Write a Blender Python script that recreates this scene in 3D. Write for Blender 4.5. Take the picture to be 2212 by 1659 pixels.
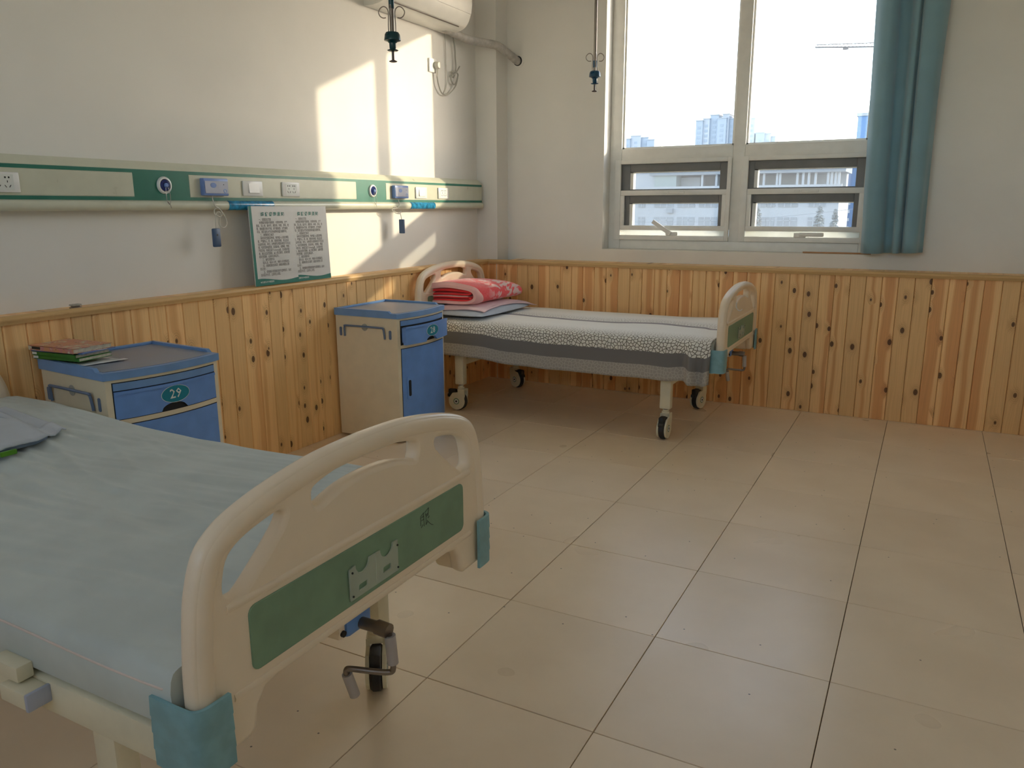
import bpy, bmesh, math, random
from mathutils import Vector, Matrix, noise
random.seed(7)
SC = bpy.context.scene
for o in list(bpy.data.objects):
    bpy.data.objects.remove(o)

# ------------------------------------------------------------------ camera
RIGHT = Vector((0.88375078, 0.46794379, -0.00362873))
DOWN = Vector((0.10035286, -0.19708732, -0.97523633))
FWD = Vector((-0.45707096, 0.86150171, -0.22113557))
cam_d = bpy.data.cameras.new('camera')
cam_d.sensor_width = 36.0
cam_d.lens = 1681.35 / 2212.0 * 36.0
cam_d.clip_start = 0.05
cam_d.clip_end = 4000
cam = bpy.data.objects.new('camera', cam_d)
SC.collection.objects.link(cam)
mw = Matrix.Identity(4)
for i in range(3):
    mw[i][0] = RIGHT[i]
    mw[i][1] = -DOWN[i]
    mw[i][2] = -FWD[i]
mw[0][3], mw[1][3], mw[2][3] = 3.0175, -5.3122, 1.2827
cam.matrix_world = mw
SC.camera = cam

# ------------------------------------------------------------------ light
SUN_TRAVEL = Vector((-1.0, -0.785, -0.339)).normalized()
SUN_EL = math.asin(-SUN_TRAVEL.z)
SUN_AZ = math.atan2(-SUN_TRAVEL.x, -SUN_TRAVEL.y)      # from +Y towards +X
W = bpy.data.worlds.new('sky')
SC.world = W
W.use_nodes = True
wn = W.node_tree
wn.nodes.clear()
sky = wn.nodes.new('ShaderNodeTexSky')
sky.sky_type = 'NISHITA'
sky.sun_disc = False
sky.sun_elevation = SUN_EL
sky.sun_rotation = SUN_AZ
sky.altitude = 60
sky.air_density = 1.0
sky.dust_density = 0.7
sky.ozone_density = 1.0
hsv = wn.nodes.new('ShaderNodeHueSaturation')
hsv.inputs['Saturation'].default_value = 0.6
bg = wn.nodes.new('ShaderNodeBackground')
bg.inputs['Strength'].default_value = 0.47
wo = wn.nodes.new('ShaderNodeOutputWorld')
wn.links.new(sky.outputs[0], hsv.inputs['Color'])
wn.links.new(hsv.outputs[0], bg.inputs['Color'])
wn.links.new(bg.outputs[0], wo.inputs['Surface'])
sd = bpy.data.lights.new('sun', 'SUN')
sd.energy = 2.3
sd.angle = math.radians(0.9)
sd.color = (1.0, 0.85, 0.60)
sun = bpy.data.objects.new('sun', sd)
SC.collection.objects.link(sun)
sun.rotation_euler = SUN_TRAVEL.to_track_quat('-Z', 'Y').to_euler()
sun.location = (20, 16, 9)

vs = SC.view_settings
vs.view_transform = 'Standard'
vs.look = 'None'
vs.gamma = 1.0
vs.use_curve_mapping = False
vs.exposure = 0.95
SC.cycles.max_bounces = 14
SC.cycles.diffuse_bounces = 9
SC.cycles.glossy_bounces = 4
SC.cycles.transparent_max_bounces = 16
SC.cycles.sample_clamp_indirect = 6.0
SC.cycles.caustics_reflective = False
SC.cycles.caustics_refractive = False

# ------------------------------------------------------------------ helpers
COL = SC.collection
PI = math.pi


def link(name, data, parent=None, mat=None):
    o = bpy.data.objects.new(name, data)
    COL.objects.link(o)
    if parent:
        o.parent = parent
    if mat is not None and data is not None:
        data.materials.append(mat)
    return o


def empty(name, loc=(0, 0, 0), rz=0.0):
    o = bpy.data.objects.new(name, None)
    COL.objects.link(o)
    o.location = loc
    o.rotation_euler = (0, 0, rz)
    o.empty_display_size = 0.1
    return o


def tag(o, label=None, cat=None, group=None, kind=None):
    if label: o['label'] = label
    if cat: o['category'] = cat
    if group: o['group'] = group
    if kind: o['kind'] = kind
    return o


def copy_tree(o, parent=None):
    c = o.copy()
    COL.objects.link(c)
    if parent:
        c.parent = parent
    for ch in list(o.children):
        copy_tree(ch, c)
    return c


class MB:
    """collects shapes into one mesh"""
    def __init__(self):
        self.v = []
        self.f = []

    def add(self, vs_, fs_):
        n = len(self.v)
        self.v += [tuple(p) for p in vs_]
        self.f += [tuple(i + n for i in f) for f in fs_]
        return self

    def box(self, x0, x1, y0, y1, z0, z1):
        return self.add([(x0, y0, z0), (x1, y0, z0), (x1, y1, z0), (x0, y1, z0),
                         (x0, y0, z1), (x1, y0, z1), (x1, y1, z1), (x0, y1, z1)],
                        [(0, 3, 2, 1), (4, 5, 6, 7), (0, 1, 5, 4), (1, 2, 6, 5), (2, 3, 7, 6), (3, 0, 4, 7)])

    def rbox(self, x0, x1, y0, y1, z0, z1, r=0.004, seg=2):
        bm = bmesh.new()
        bmesh.ops.create_cube(bm, size=1.0)
        for v in bm.verts:
            v.co = Vector(((x0 + x1) / 2 + v.co.x * (x1 - x0), (y0 + y1) / 2 + v.co.y * (y1 - y0), (z0 + z1) / 2 + v.co.z * (z1 - z0)))
        r = min(r, 0.49 * min(x1 - x0, y1 - y0, z1 - z0))
        bmesh.ops.bevel(bm, geom=bm.edges[:], offset=r, segments=seg, affect='EDGES', profile=0.5)
        bm.verts.index_update()
        self.add([v.co.copy() for v in bm.verts], [[v.index for v in f.verts] for f in bm.faces])
        bm.free()
        return self

    def tube(self, pts, r, n=8, caps=True, closed=False):
        pts = [Vector(p) for p in pts]
        rs = r if isinstance(r, (list, tuple)) else [r] * len(pts)
        m = len(pts)
        vs_, fs_ = [], []
        prev = None
        for i, p in enumerate(pts):
            if closed:
                t = pts[(i + 1) % m] - pts[(i - 1) % m]
            elif i == 0:
                t = pts[1] - pts[0]
            elif i == m - 1:
                t = pts[-1] - pts[-2]
            else:
                t = (pts[i + 1] - p).normalized() + (p - pts[i - 1]).normalized()
            if t.length < 1e-9:
                t = Vector((0, 0, 1))
            t.normalize()
            if prev is None:
                a = Vector((0, 0, 1)) if abs(t.z) < 0.9 else Vector((1, 0, 0))
                u = t.cross(a).normalized()
            else:
                u = prev - t * prev.dot(t)
                if u.length < 1e-6:
                    u = t.cross(Vector((0.3, 0.5, 0.8)))
                u.normalize()
            prev = u
            w = t.cross(u)
            for k in range(n):
                a = 2 * PI * k / n
                vs_.append(p + (u * math.cos(a) + w * math.sin(a)) * rs[i])
        for i in range(m if closed else m - 1):
            j = (i + 1) % m
            for k in range(n):
                l = (k + 1) % n
                fs_.append((i * n + k, i * n + l, j * n + l, j * n + k))
        if caps and not closed:
            fs_.append(tuple(range(n))[::-1])
            fs_.append(tuple((m - 1) * n + k for k in range(n)))
        return self.add(vs_, fs_)

    def lathe(self, prof, c=(0, 0, 0), n=24, axis='Z', caps=True):
        """prof: list of (radius, height)"""
        vs_, fs_ = [], []
        for (r, h) in prof:
            for k in range(n):
                a = 2 * PI * k / n
                ca, sa = r * math.cos(a), r * math.sin(a)
                if axis == 'Z':
                    q = (ca, sa, h)
                elif axis == 'X':
                    q = (h, ca, sa)
                else:
                    q = (sa, h, ca)
                vs_.append((c[0] + q[0], c[1] + q[1], c[2] + q[2]))
        for i in range(len(prof) - 1):
            for k in range(n):
                l = (k + 1) % n
                fs_.append((i * n + k, i * n + l, (i + 1) * n + l, (i + 1) * n + k))
        if caps:
            fs_.append(tuple(range(n))[::-1])
            fs_.append(tuple((len(prof) - 1) * n + k for k in range(n)))
        return self.add(vs_, fs_)

    def prism(self, poly, h0, h1, axis='Y'):
        """poly in the two other axes (cyclic order), extruded along axis"""
        n = len(poly)
        vs_ = []
        for h in (h0, h1):
            for (a, b) in poly:
                if axis == 'Y':
                    vs_.append((a, h, b))
                elif axis == 'X':
                    vs_.append((h, a, b))
                else:
                    vs_.append((a, b, h))
        fs_ = [tuple(range(n))[::-1], tuple(range(n, 2 * n))]
        for i in range(n):
            j = (i + 1) % n
            fs_.append((i, j, n + j, n + i))
        return self.add(vs_, fs_)

    def grid(self, rows):
        m, n = len(rows), len(rows[0])
        vs_ = [p for r in rows for p in r]
        fs_ = []
        for i in range(m - 1):
            for j in range(n - 1):
                fs_.append((i * n + j, i * n + j + 1, (i + 1) * n + j + 1, (i + 1) * n + j))
        return self.add(vs_, fs_)

    def mesh(self, name, smooth=None):
        me = bpy.data.meshes.new(name)
        me.from_pydata(self.v, [], self.f)
        bm = bmesh.new()
        bm.from_mesh(me)
        bmesh.ops.recalc_face_normals(bm, faces=bm.faces)
        bm.to_mesh(me)
        bm.free()
        if smooth is not None:
            for p in me.polygons:
                p.use_smooth = True
            me.set_sharp_from_angle(angle=math.radians(smooth))
        return me

    def build(self, name, mat, parent=None, smooth=None):
        return link(name, self.mesh(name, smooth), parent, mat)


def cat_rom(pts, n=8, closed=False):
    pts = [Vector(p) for p in pts]
    m = len(pts)
    out = []
    rng = range(m) if closed else range(m - 1)
    for i in rng:
        if closed:
            p0, p1, p2, p3 = pts[(i - 1) % m], pts[i], pts[(i + 1) % m], pts[(i + 2) % m]
        else:
            p0, p1, p2, p3 = pts[max(i - 1, 0)], pts[i], pts[i + 1], pts[min(i + 2, m - 1)]
        for k in range(n):
            t = k / n
            out.append(0.5 * ((2 * p1) + (p2 - p0) * t + (2 * p0 - 5 * p1 + 4 * p2 - p3) * t * t + (3 * p1 - p0 - 3 * p2 + p3) * t ** 3))
    if not closed:
        out.append(pts[-1])
    return out


def plate(loops, thick, bevel, matrix, bres=3):
    """2-D filled outline with holes, extruded with rounded edges"""
    cu = bpy.data.curves.new('tmp', 'CURVE')
    cu.dimensions = '2D'
    cu.fill_mode = 'BOTH'
    cu.extrude = max(thick / 2 - bevel, 0.0001)
    cu.bevel_depth = bevel
    cu.bevel_resolution = bres
    cu.offset = -bevel
    for lp in loops:
        s = cu.splines.new('POLY')
        s.points.add(len(lp) - 1)
        for i, p in enumerate(lp):
            s.points[i].co = (p[0], p[1], 0, 1)
        s.use_cyclic_u = True
    ob = bpy.data.objects.new('tmp', cu)
    COL.objects.link(ob)
    dg = bpy.context.evaluated_depsgraph_get()
    me = bpy.data.meshes.new_from_object(ob.evaluated_get(dg))
    bpy.data.objects.remove(ob)
    bpy.data.curves.remove(cu)
    me.transform(matrix)
    return me


def text_mesh(body, size, matrix, align='CENTER', spacing=1.0, line=1.0, offset=0.0):
    cu = bpy.data.curves.new('tmp', 'FONT')
    cu.body = body
    cu.size = size
    cu.align_x = align
    cu.align_y = 'CENTER' if align == 'CENTER' else 'TOP'
    cu.space_character = spacing
    cu.space_line = line
    cu.resolution_u = 1
    cu.offset = offset
    ob = bpy.data.objects.new('tmp', cu)
    COL.objects.link(ob)
    dg = bpy.context.evaluated_depsgraph_get()
    me = bpy.data.meshes.new_from_object(ob.evaluated_get(dg))
    bpy.data.objects.remove(ob)
    bpy.data.curves.remove(cu)
    me.transform(matrix)
    return me


def smooth_mesh(me, ang=40):
    for p in me.polygons:
        p.use_smooth = True
    me.set_sharp_from_angle(angle=math.radians(ang))
    return me


def basis(xa, ya, za, loc=(0, 0, 0)):
    m = Matrix.Identity(4)
    for i in range(3):
        m[i][0], m[i][1], m[i][2], m[i][3] = xa[i], ya[i], za[i], loc[i]
    return m


def rrect(w, h, r, n=6, cx=0, cy=0):
    pts = []
    for (sx, sy, a0) in ((1, 1, 0), (-1, 1, 90), (-1, -1, 180), (1, -1, 270)):
        for k in range(n + 1):
            a = math.radians(a0 + 90 * k / n)
            pts.append((cx + sx * (w / 2 - r) + r * math.cos(a), cy + sy * (h / 2 - r) + r * math.sin(a)))
    return pts


def ellipse(a, b, n=32, cx=0, cy=0):
    return [(cx + a * math.cos(2 * PI * k / n), cy + b * math.sin(2 * PI * k / n)) for k in range(n)]


def sstep(a, b, x):
    t = max(0.0, min(1.0, (x - a) / (b - a)))
    return t * t * (3 - 2 * t)


# ------------------------------------------------------------------ materials
def nd(nt, typ, ins=None, **props):
    n = nt.nodes.new(typ)
    for k, v in props.items():
        setattr(n, k, v)
    for k, v in (ins or {}).items():
        s = n.inputs[k]
        if isinstance(v, bpy.types.NodeSocket):
            nt.links.new(v, s)
        else:
            s.default_value = v
    return n


def mth(nt, op, a, b=0.0, c=0.0, clamp=False):
    n = nd(nt, 'ShaderNodeMath', {0: a, 1: b, 2: c}, operation=op, use_clamp=clamp)
    return n.outputs[0]


def remap(nt, v, a, b, c=0.0, d=1.0):
    n = nd(nt, 'ShaderNodeMapRange', {'Value': v, 'From Min': a, 'From Max': b, 'To Min': c, 'To Max': d}, interpolation_type='SMOOTHSTEP')
    return n.outputs[0]


def mixc(nt, f, a, b, blend='MIX'):
    n = nd(nt, 'ShaderNodeMix', data_type='RGBA', blend_type=blend)
    for sock, v in ((n.inputs[0], f), (n.inputs[6], a), (n.inputs[7], b)):
        if isinstance(v, bpy.types.NodeSocket):
            nt.links.new(v, sock)
        else:
            if not isinstance(v, (int, float)) and len(v) == 3:
                v = (*v, 1)
            sock.default_value = v
    return n.outputs[2]


def base(name, color=(0.8, 0.8, 0.8), rough=0.5, metal=0.0, spec=0.5):
    m = bpy.data.materials.new(name)
    m.use_nodes = True
    nt = m.node_tree
    b = nt.nodes['Principled BSDF']
    b.inputs['Base Color'].default_value = (*color, 1)
    b.inputs['Roughness'].default_value = rough
    b.inputs['Metallic'].default_value = metal
    b.inputs['Specular IOR Level'].default_value = spec
    return m, nt, b


def bump(nt, b, h, strength=0.2, dist=0.002):
    n = nd(nt, 'ShaderNodeBump', {'Height': h, 'Strength': strength, 'Distance': dist})
    nt.links.new(n.outputs[0], b.inputs['Normal'])


def plain(name, color, rough=0.5, metal=0.0, spec=0.5, vary=0.06, scale=14.0, bmp=0.0):
    """plain material with a faint mottling so that nothing is a dead flat tone"""
    m, nt, b = base(name, color, rough, metal, spec)
    tc = nd(nt, 'ShaderNodeTexCoord').outputs['Object']
    nz = nd(nt, 'ShaderNodeTexNoise', {'Vector': tc, 'Scale': scale, 'Detail': 4.0}).outputs[0]
    f = remap(nt, nz, 0.3, 0.7, 1.0 - vary, 1.0 + vary)
    c = nd(nt, 'ShaderNodeMix', {0: 1.0}, data_type='RGBA', blend_type='MULTIPLY')
    c.inputs[6].default_value = (*color, 1)
    cmb = nd(nt, 'ShaderNodeCombineColor', {0: f, 1: f, 2: f})
    nt.links.new(cmb.outputs[0], c.inputs[7])
    nt.links.new(c.outputs[2], b.inputs['Base Color'])
    nt.links.new(remap(nt, nz, 0.2, 0.8, rough * 0.9, min(1, rough * 1.1)), b.inputs['Roughness'])
    if bmp:
        n2 = nd(nt, 'ShaderNodeTexNoise', {'Vector': tc, 'Scale': 260.0, 'Detail': 3.0}).outputs[0]
        bump(nt, b, n2, bmp, 0.001)
    return m


M = {}
M['plaster'] = plain('wall_plaster', (0.80, 0.785, 0.745), 0.85, spec=0.2, vary=0.025, scale=2.2, bmp=0.08)
M['ceiling'] = plain('ceiling_paint', (0.89, 0.88, 0.86), 0.9, spec=0.2, vary=0.02)
M['grout'] = plain('tile_grout', (0.10, 0.065, 0.04), 0.9)
M['frame'] = plain('window_white', (0.82, 0.81, 0.77), 0.35, vary=0.03)
M['frame_grey'] = plain('sash_grey', (0.20, 0.20, 0.20), 0.5, vary=0.05)
M['bed_plastic'] = plain('bed_plastic', (0.88, 0.74, 0.56), 0.33, vary=0.03, scale=5)
M['bed_steel'] = plain('bed_cream_steel', (0.76, 0.70, 0.52), 0.4, vary=0.05)
M['bumper'] = plain('corner_bumper_blue', (0.22, 0.42, 0.47), 0.5, vary=0.10, scale=30)
M['panel_green'] = plain('panel_green', (0.19, 0.31, 0.20), 0.5, vary=0.07)
M['clear_plastic'] = plain('cloudy_plastic', (0.62, 0.68, 0.58), 0.3)
nt = M['clear_plastic'].node_tree
tr_ = nd(nt, 'ShaderNodeBsdfTransparent')
mx_ = nd(nt, 'ShaderNodeMixShader', {0: 0.55, 1: nt.nodes['Principled BSDF'].outputs[0], 2: tr_.outputs[0]})
nt.links.new(mx_.outputs[0], nt.nodes['Material Output'].inputs['Surface'])
M['ink'] = plain('ink', (0.03, 0.03, 0.025), 0.6)
M['rubber'] = plain('rubber', (0.022, 0.022, 0.022), 0.55)
M['steel'] = plain('steel', (0.55, 0.53, 0.50), 0.25, metal=1.0)
M['dark_steel'] = plain('dull_steel', (0.26, 0.22, 0.19), 0.35, metal=1.0)
M['grip'] = plain('grip_grey', (0.42, 0.38, 0.36), 0.6)
M['blue'] = plain('cabinet_blue', (0.15, 0.32, 0.72), 0.38, vary=0.05)
M['tray_blue'] = plain('tray_blue', (0.17, 0.33, 0.62), 0.35, vary=0.05)
M['tray_top'] = plain('tray_top_grey', (0.27, 0.31, 0.39), 0.36, vary=0.06)
M['cab_cream'] = plain('cabinet_cream', (0.78, 0.69, 0.50), 0.45, vary=0.03)
M['cab_rail'] = plain('cabinet_rail_blue', (0.14, 0.20, 0.32), 0.4)
M['teal'] = plain('number_teal', (0.0, 0.22, 0.32), 0.4)
M['white'] = plain('white_plastic', (0.80, 0.80, 0.78), 0.3, vary=0.02)
M['print_white'] = plain('print_white', (0.75, 0.78, 0.74), 0.5)
M['dark'] = plain('dark_hole', (0.012, 0.012, 0.014), 0.8)  # near-black colour standing in for shade inside gaps, recesses and holes
M['rail_cream'] = plain('rail_cream', (0.60, 0.61, 0.49), 0.3, vary=0.03)
M['rail_green'] = plain('rail_green', (0.015, 0.17, 0.12), 0.35)
M['film'] = plain('blue_film', (0.02, 0.22, 0.42), 0.12, vary=0.4, scale=40)
M['call_blue'] = plain('call_blue', (0.17, 0.27, 0.58), 0.4)
M['call_grey'] = plain('call_grey', (0.42, 0.45, 0.56), 0.4)
M['handset'] = plain('handset_blue', (0.05, 0.10, 0.20), 0.4)
M['cord'] = plain('cord_white', (0.62, 0.60, 0.54), 0.5)
M['cord_grey'] = plain('cord_grey', (0.40, 0.39, 0.34), 0.5)
M['royal'] = plain('valve_blue', (0.02, 0.04, 0.20), 0.3)
M['ac'] = plain('ac_white', (0.80, 0.79, 0.74), 0.35, vary=0.02)
M['wrap'] = plain('pipe_wrap', (0.46, 0.44, 0.41), 0.45, vary=0.15, scale=30)
M['iv_teal'] = plain('iv_teal', (0.005, 0.045, 0.055), 0.3)
M['iv_rod'] = plain('iv_rod', (0.06, 0.035, 0.035), 0.35)
M['iv_blue'] = plain('iv_blue', (0.005, 0.06, 0.13), 0.3)
M['poster'] = plain('poster_white', (0.66, 0.66, 0.64), 0.45, vary=0.02)
M['poster_green'] = plain('poster_green', (0.01, 0.18, 0.14), 0.45)
M['poster_text'] = plain('poster_text', (0.10, 0.09, 0.085), 0.6)
M['pages'] = plain('book_pages', (0.62, 0.58, 0.46), 0.8, vary=0.12, scale=90)
M['green_book'] = plain('green_cover', (0.04, 0.20, 0.03), 0.4, vary=0.15)
M['paper'] = plain('paper', (0.66, 0.66, 0.66), 0.7)
M['brown_stick'] = plain('stick_wood', (0.45, 0.22, 0.09), 0.6, vary=0.1)
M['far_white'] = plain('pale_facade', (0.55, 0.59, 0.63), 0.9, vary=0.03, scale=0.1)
M['far_tower'] = plain('hazy_tower', (0.38, 0.45, 0.54), 0.9, vary=0.04, scale=0.05)  # distance haze is tinted into the skyline tower colours
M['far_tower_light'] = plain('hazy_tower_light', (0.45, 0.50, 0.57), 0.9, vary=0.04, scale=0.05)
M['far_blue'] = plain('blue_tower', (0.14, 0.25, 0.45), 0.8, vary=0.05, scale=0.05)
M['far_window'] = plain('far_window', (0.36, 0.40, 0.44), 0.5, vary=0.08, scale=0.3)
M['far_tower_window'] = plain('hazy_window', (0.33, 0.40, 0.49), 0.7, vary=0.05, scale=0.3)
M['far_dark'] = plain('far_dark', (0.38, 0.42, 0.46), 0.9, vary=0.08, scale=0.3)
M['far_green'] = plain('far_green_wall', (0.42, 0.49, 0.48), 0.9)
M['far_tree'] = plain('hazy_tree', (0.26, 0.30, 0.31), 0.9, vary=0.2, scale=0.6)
M['crane'] = plain('crane_steel', (0.22, 0.21, 0.21), 0.7)
M['ground'] = plain('ground', (0.30, 0.30, 0.29), 0.95, vary=0.1, scale=0.05)


def pine(name, light, heart, knots=True, axis=2, hw_=.45, hs=.075):
    m, nt, b = base(name, light, 0.42, spec=0.4)
    tc = nd(nt, 'ShaderNodeTexCoord').outputs['Object']
    rnd = nd(nt, 'ShaderNodeObjectInfo').outputs['Random']
    sp = nd(nt, 'ShaderNodeSeparateXYZ', {0: tc})
    X = sp.outputs[0]
    Z = sp.outputs[axis]
    r1 = mth(nt, 'FRACT', mth(nt, 'MULTIPLY', rnd, 7.13))
    r2 = mth(nt, 'FRACT', mth(nt, 'MULTIPLY', rnd, 31.7))
    off = mth(nt, 'MULTIPLY', rnd, 57.0)
    zo = mth(nt, 'ADD', Z, off)
    # knots: elliptical cells, kept in about a third of them
    kv = nd(nt, 'ShaderNodeCombineXYZ', {0: mth(nt, 'ADD', mth(nt, 'MULTIPLY', X, 12.0), off), 1: mth(nt, 'MULTIPLY', zo, 7.4)}).outputs[0]
    vo = nd(nt, 'ShaderNodeTexVoronoi', {'Vector': kv, 'Scale': 1.0, 'Randomness': 0.9}, voronoi_dimensions='2D', feature='F1')
    vc = nd(nt, 'ShaderNodeSeparateColor', {0: vo.outputs['Color']})
    keep = mth(nt, 'GREATER_THAN', vc.outputs[0], 0.67)
    big = mth(nt, 'ADD', 0.06, mth(nt, 'MULTIPLY', vc.outputs[1], 0.09))
    dist = vo.outputs['Distance']
    halo = mth(nt, 'MULTIPLY', keep, remap(nt, dist, 0.1, 0.5, 1.0, 0.0))
    # grain coordinate, swept aside around the knots
    nz = nd(nt, 'ShaderNodeTexNoise', {'Vector': nd(nt, 'ShaderNodeCombineXYZ', {0: mth(nt, 'MULTIPLY', X, 6.0), 1: mth(nt, 'MULTIPLY', zo, 2.2), 2: off}).outputs[0], 'Scale': 1.0, 'Detail': 2.0}).outputs[0]
    xg = mth(nt, 'ADD', X, mth(nt, 'ADD', mth(nt, 'MULTIPLY', mth(nt, 'SUBTRACT', nz, 0.5), 0.035), mth(nt, 'MULTIPLY', halo, 0.02)))
    # heartwood band
    cen = mth(nt, 'MULTIPLY', mth(nt, 'SUBTRACT', r1, 0.5), 0.06)
    wid = mth(nt, 'MULTIPLY', mth(nt, 'SUBTRACT', r2, hw_), hs)
    d = mth(nt, 'SUBTRACT', mth(nt, 'ABSOLUTE', mth(nt, 'SUBTRACT', xg, cen)), wid)
    hm = remap(nt, d, -0.010, 0.006, 1.0, 0.0)
    fine = nd(nt, 'ShaderNodeTexNoise', {'Vector': nd(nt, 'ShaderNodeCombineXYZ', {0: mth(nt, 'MULTIPLY', xg, 210.0), 1: mth(nt, 'MULTIPLY', zo, 3.0), 2: off}).outputs[0], 'Scale': 1.0, 'Detail': 3.0}).outputs[0]
    col = mixc(nt, mth(nt, 'MULTIPLY', hm, 0.75), light, heart)
    col = mixc(nt, remap(nt, fine, 0.35, 0.72, 0.0, 0.20), col, tuple(c * 0.62 for c in heart))
    tone = mth(nt, 'ADD', 0.86, mth(nt, 'MULTIPLY', r2, 0.24))
    tcn = nd(nt, 'ShaderNodeCombineColor', {0: tone, 1: tone, 2: tone}).outputs[0]
    col = mixc(nt, 1.0, col, tcn, 'MULTIPLY')
    if knots:
        kn = mth(nt, 'MULTIPLY', keep, remap(nt, mth(nt, 'SUBTRACT', dist, big), -0.03, 0.02, 1.0, 0.0))
        ring = nd(nt, 'ShaderNodeMath', {0: mth(nt, 'MULTIPLY', dist, 75.0)}, operation='SINE').outputs[0]
        col = mixc(nt, mth(nt, 'MULTIPLY', halo, remap(nt, ring, -1.0, 1.0, 0.12, 0.45)), col, tuple(c * 0.55 for c in heart))
        col = mixc(nt, mth(nt, 'MULTIPLY', kn, 0.9), col, (0.085, 0.03, 0.012))
    nt.links.new(col, b.inputs['Base Color'])
    bump(nt, b, fine, 0.12, 0.001)
    return m


M['pine'] = pine('pine_board', (0.93, 0.605, 0.275), (0.76, 0.41, 0.165), hw_=.58)
M['pine_back'] = pine('pine_board_red', (0.93, 0.60, 0.275), (0.68, 0.305, 0.11), hw_=.30, hs=.06)
M['pine_trim'] = pine('pine_trim', (0.68, 0.44, 0.19), (0.60, 0.34, 0.13), knots=False, axis=1)


def tile_mat():
    m, nt, b = base('floor_tile', (0.5, 0.42, 0.31), 0.3)
    tc = nd(nt, 'ShaderNodeTexCoord').outputs['Object']
    rnd = nd(nt, 'ShaderNodeObjectInfo').outputs['Random']
    mp = nd(nt, 'ShaderNodeVectorMath', {0: tc, 1: nd(nt, 'ShaderNodeCombineXYZ', {0: mth(nt, 'MULTIPLY', rnd, 31.0), 1: mth(nt, 'MULTIPLY', rnd, 17.0)}).outputs[0]}, operation='ADD').outputs[0]
    n1 = nd(nt, 'ShaderNodeTexNoise', {'Vector': mp, 'Scale': 3.0, 'Detail': 5.0, 'Roughness': 0.55}).outputs[0]
    n2 = nd(nt, 'ShaderNodeTexNoise', {'Vector': mp, 'Scale': 2.6, 'Detail': 2.0, 'Roughness': 0.4}).outputs[0]
    c = mixc(nt, remap(nt, n1, 0.3, 0.7), (0.88, 0.735, 0.545), (0.82, 0.675, 0.49))
    tone = mth(nt, 'ADD', 0.97, mth(nt, 'MULTIPLY', rnd, 0.06))
    c = mixc(nt, 1.0, c, nd(nt, 'ShaderNodeCombineColor', {0: tone, 1: tone, 2: tone}).outputs[0], 'MULTIPLY')
    sv = nd(nt, 'ShaderNodeTexVoronoi', {'Vector': mp, 'Scale': 9.0}, voronoi_dimensions='2D')
    sc_ = nd(nt, 'ShaderNodeSeparateColor', {0: sv.outputs['Color']})
    spk = mth(nt, 'MULTIPLY', mth(nt, 'LESS_THAN', sv.outputs['Distance'], 0.025), mth(nt, 'GREATER_THAN', sc_.outputs[0], 0.86))
    c = mixc(nt, mth(nt, 'MULTIPLY', spk, 0.8), c, (0.08, 0.05, 0.03))
    nt.links.new(c, b.inputs['Base Color'])
    nt.links.new(remap(nt, n2, 0.25, 0.75, 0.27, 0.35), b.inputs['Roughness'])
    b.inputs['Specular IOR Level'].default_value = 0.6
    return m


M['tile'] = tile_mat()


def thin_glass(name, veil, tint=(1, 1, 1), col=(0.7, 0.72, 0.75)):
    """pane: clear transmission, fresnel reflection, dust or mesh veil"""
    m = bpy.data.materials.new(name)
    m.use_nodes = True
    nt = m.node_tree
    nt.nodes.clear()
    out = nd(nt, 'ShaderNodeOutputMaterial')
    tr = nd(nt, 'ShaderNodeBsdfTransparent', {'Color': (*tint, 1)})
    gl = nd(nt, 'ShaderNodeBsdfGlossy', {'Roughness': 0.02})
    fc = nd(nt, 'ShaderNodeLayerWeight', {'Blend': 0.5}).outputs['Facing']
    fr = mth(nt, 'ADD', 0.03, mth(nt, 'MULTIPLY', mth(nt, 'POWER', fc, 5.0), 0.9))
    mx = nd(nt, 'ShaderNodeMixShader', {0: fr, 1: tr.outputs[0], 2: gl.outputs[0]})
    last = mx.outputs[0]
    if veil:
        tc = nd(nt, 'ShaderNodeTexCoord').outputs['Object']
        nz = nd(nt, 'ShaderNodeTexNoise', {'Vector': tc, 'Scale': 5.0, 'Detail': 4.0}).outputs[0]
        df = nd(nt, 'ShaderNodeBsdfDiffuse', {'Color': (*col, 1)})
        tl = nd(nt, 'ShaderNodeBsdfTranslucent', {'Color': (*col, 1)})
        ad = nd(nt, 'ShaderNodeMixShader', {0: 0.6, 1: df.outputs[0], 2: tl.outputs[0]})
        mv = nd(nt, 'ShaderNodeMixShader', {0: remap(nt, nz, 0.3, 0.7, veil * 0.85, veil * 1.15), 1: last, 2: ad.outputs[0]})
        last = mv.outputs[0]
    nt.links.new(last, out.inputs['Surface'])
    return m


M['glass'] = thin_glass('pane_glass', 0.0)
M['screen'] = thin_glass('screen_mesh', 0.16, tint=(0.80, 0.82, 0.84), col=(0.42, 0.43, 0.45))
M['frosted'] = thin_glass('gap_strip_backlit', 0.9, col=(0.75, 0.76, 0.72))  # lets daylight through so the added strip looks bright


def cloth(name, color, rough=0.9, vary=0.06, weave=900.0, sheen=0.2):
    m, nt, b = base(name, color, rough, spec=0.2)
    tc = nd(nt, 'ShaderNodeTexCoord').outputs['Object']
    n1 = nd(nt, 'ShaderNodeTexNoise', {'Vector': tc, 'Scale': 6.0, 'Detail': 4.0}).outputs[0]
    f = remap(nt, n1, 0.3, 0.7, 1 - vary, 1 + vary)
    c = mixc(nt, 1.0, color, nd(nt, 'ShaderNodeCombineColor', {0: f, 1: f, 2: f}).outputs[0], 'MULTIPLY')
    nt.links.new(c, b.inputs['Base Color'])
    n2 = nd(nt, 'ShaderNodeTexNoise', {'Vector': tc, 'Scale': weave, 'Detail': 1.0}).outputs[0]
    bump(nt, b, n2, 0.15, 0.0006)
    b.inputs['Sheen Weight'].default_value = sheen
    return m


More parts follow.
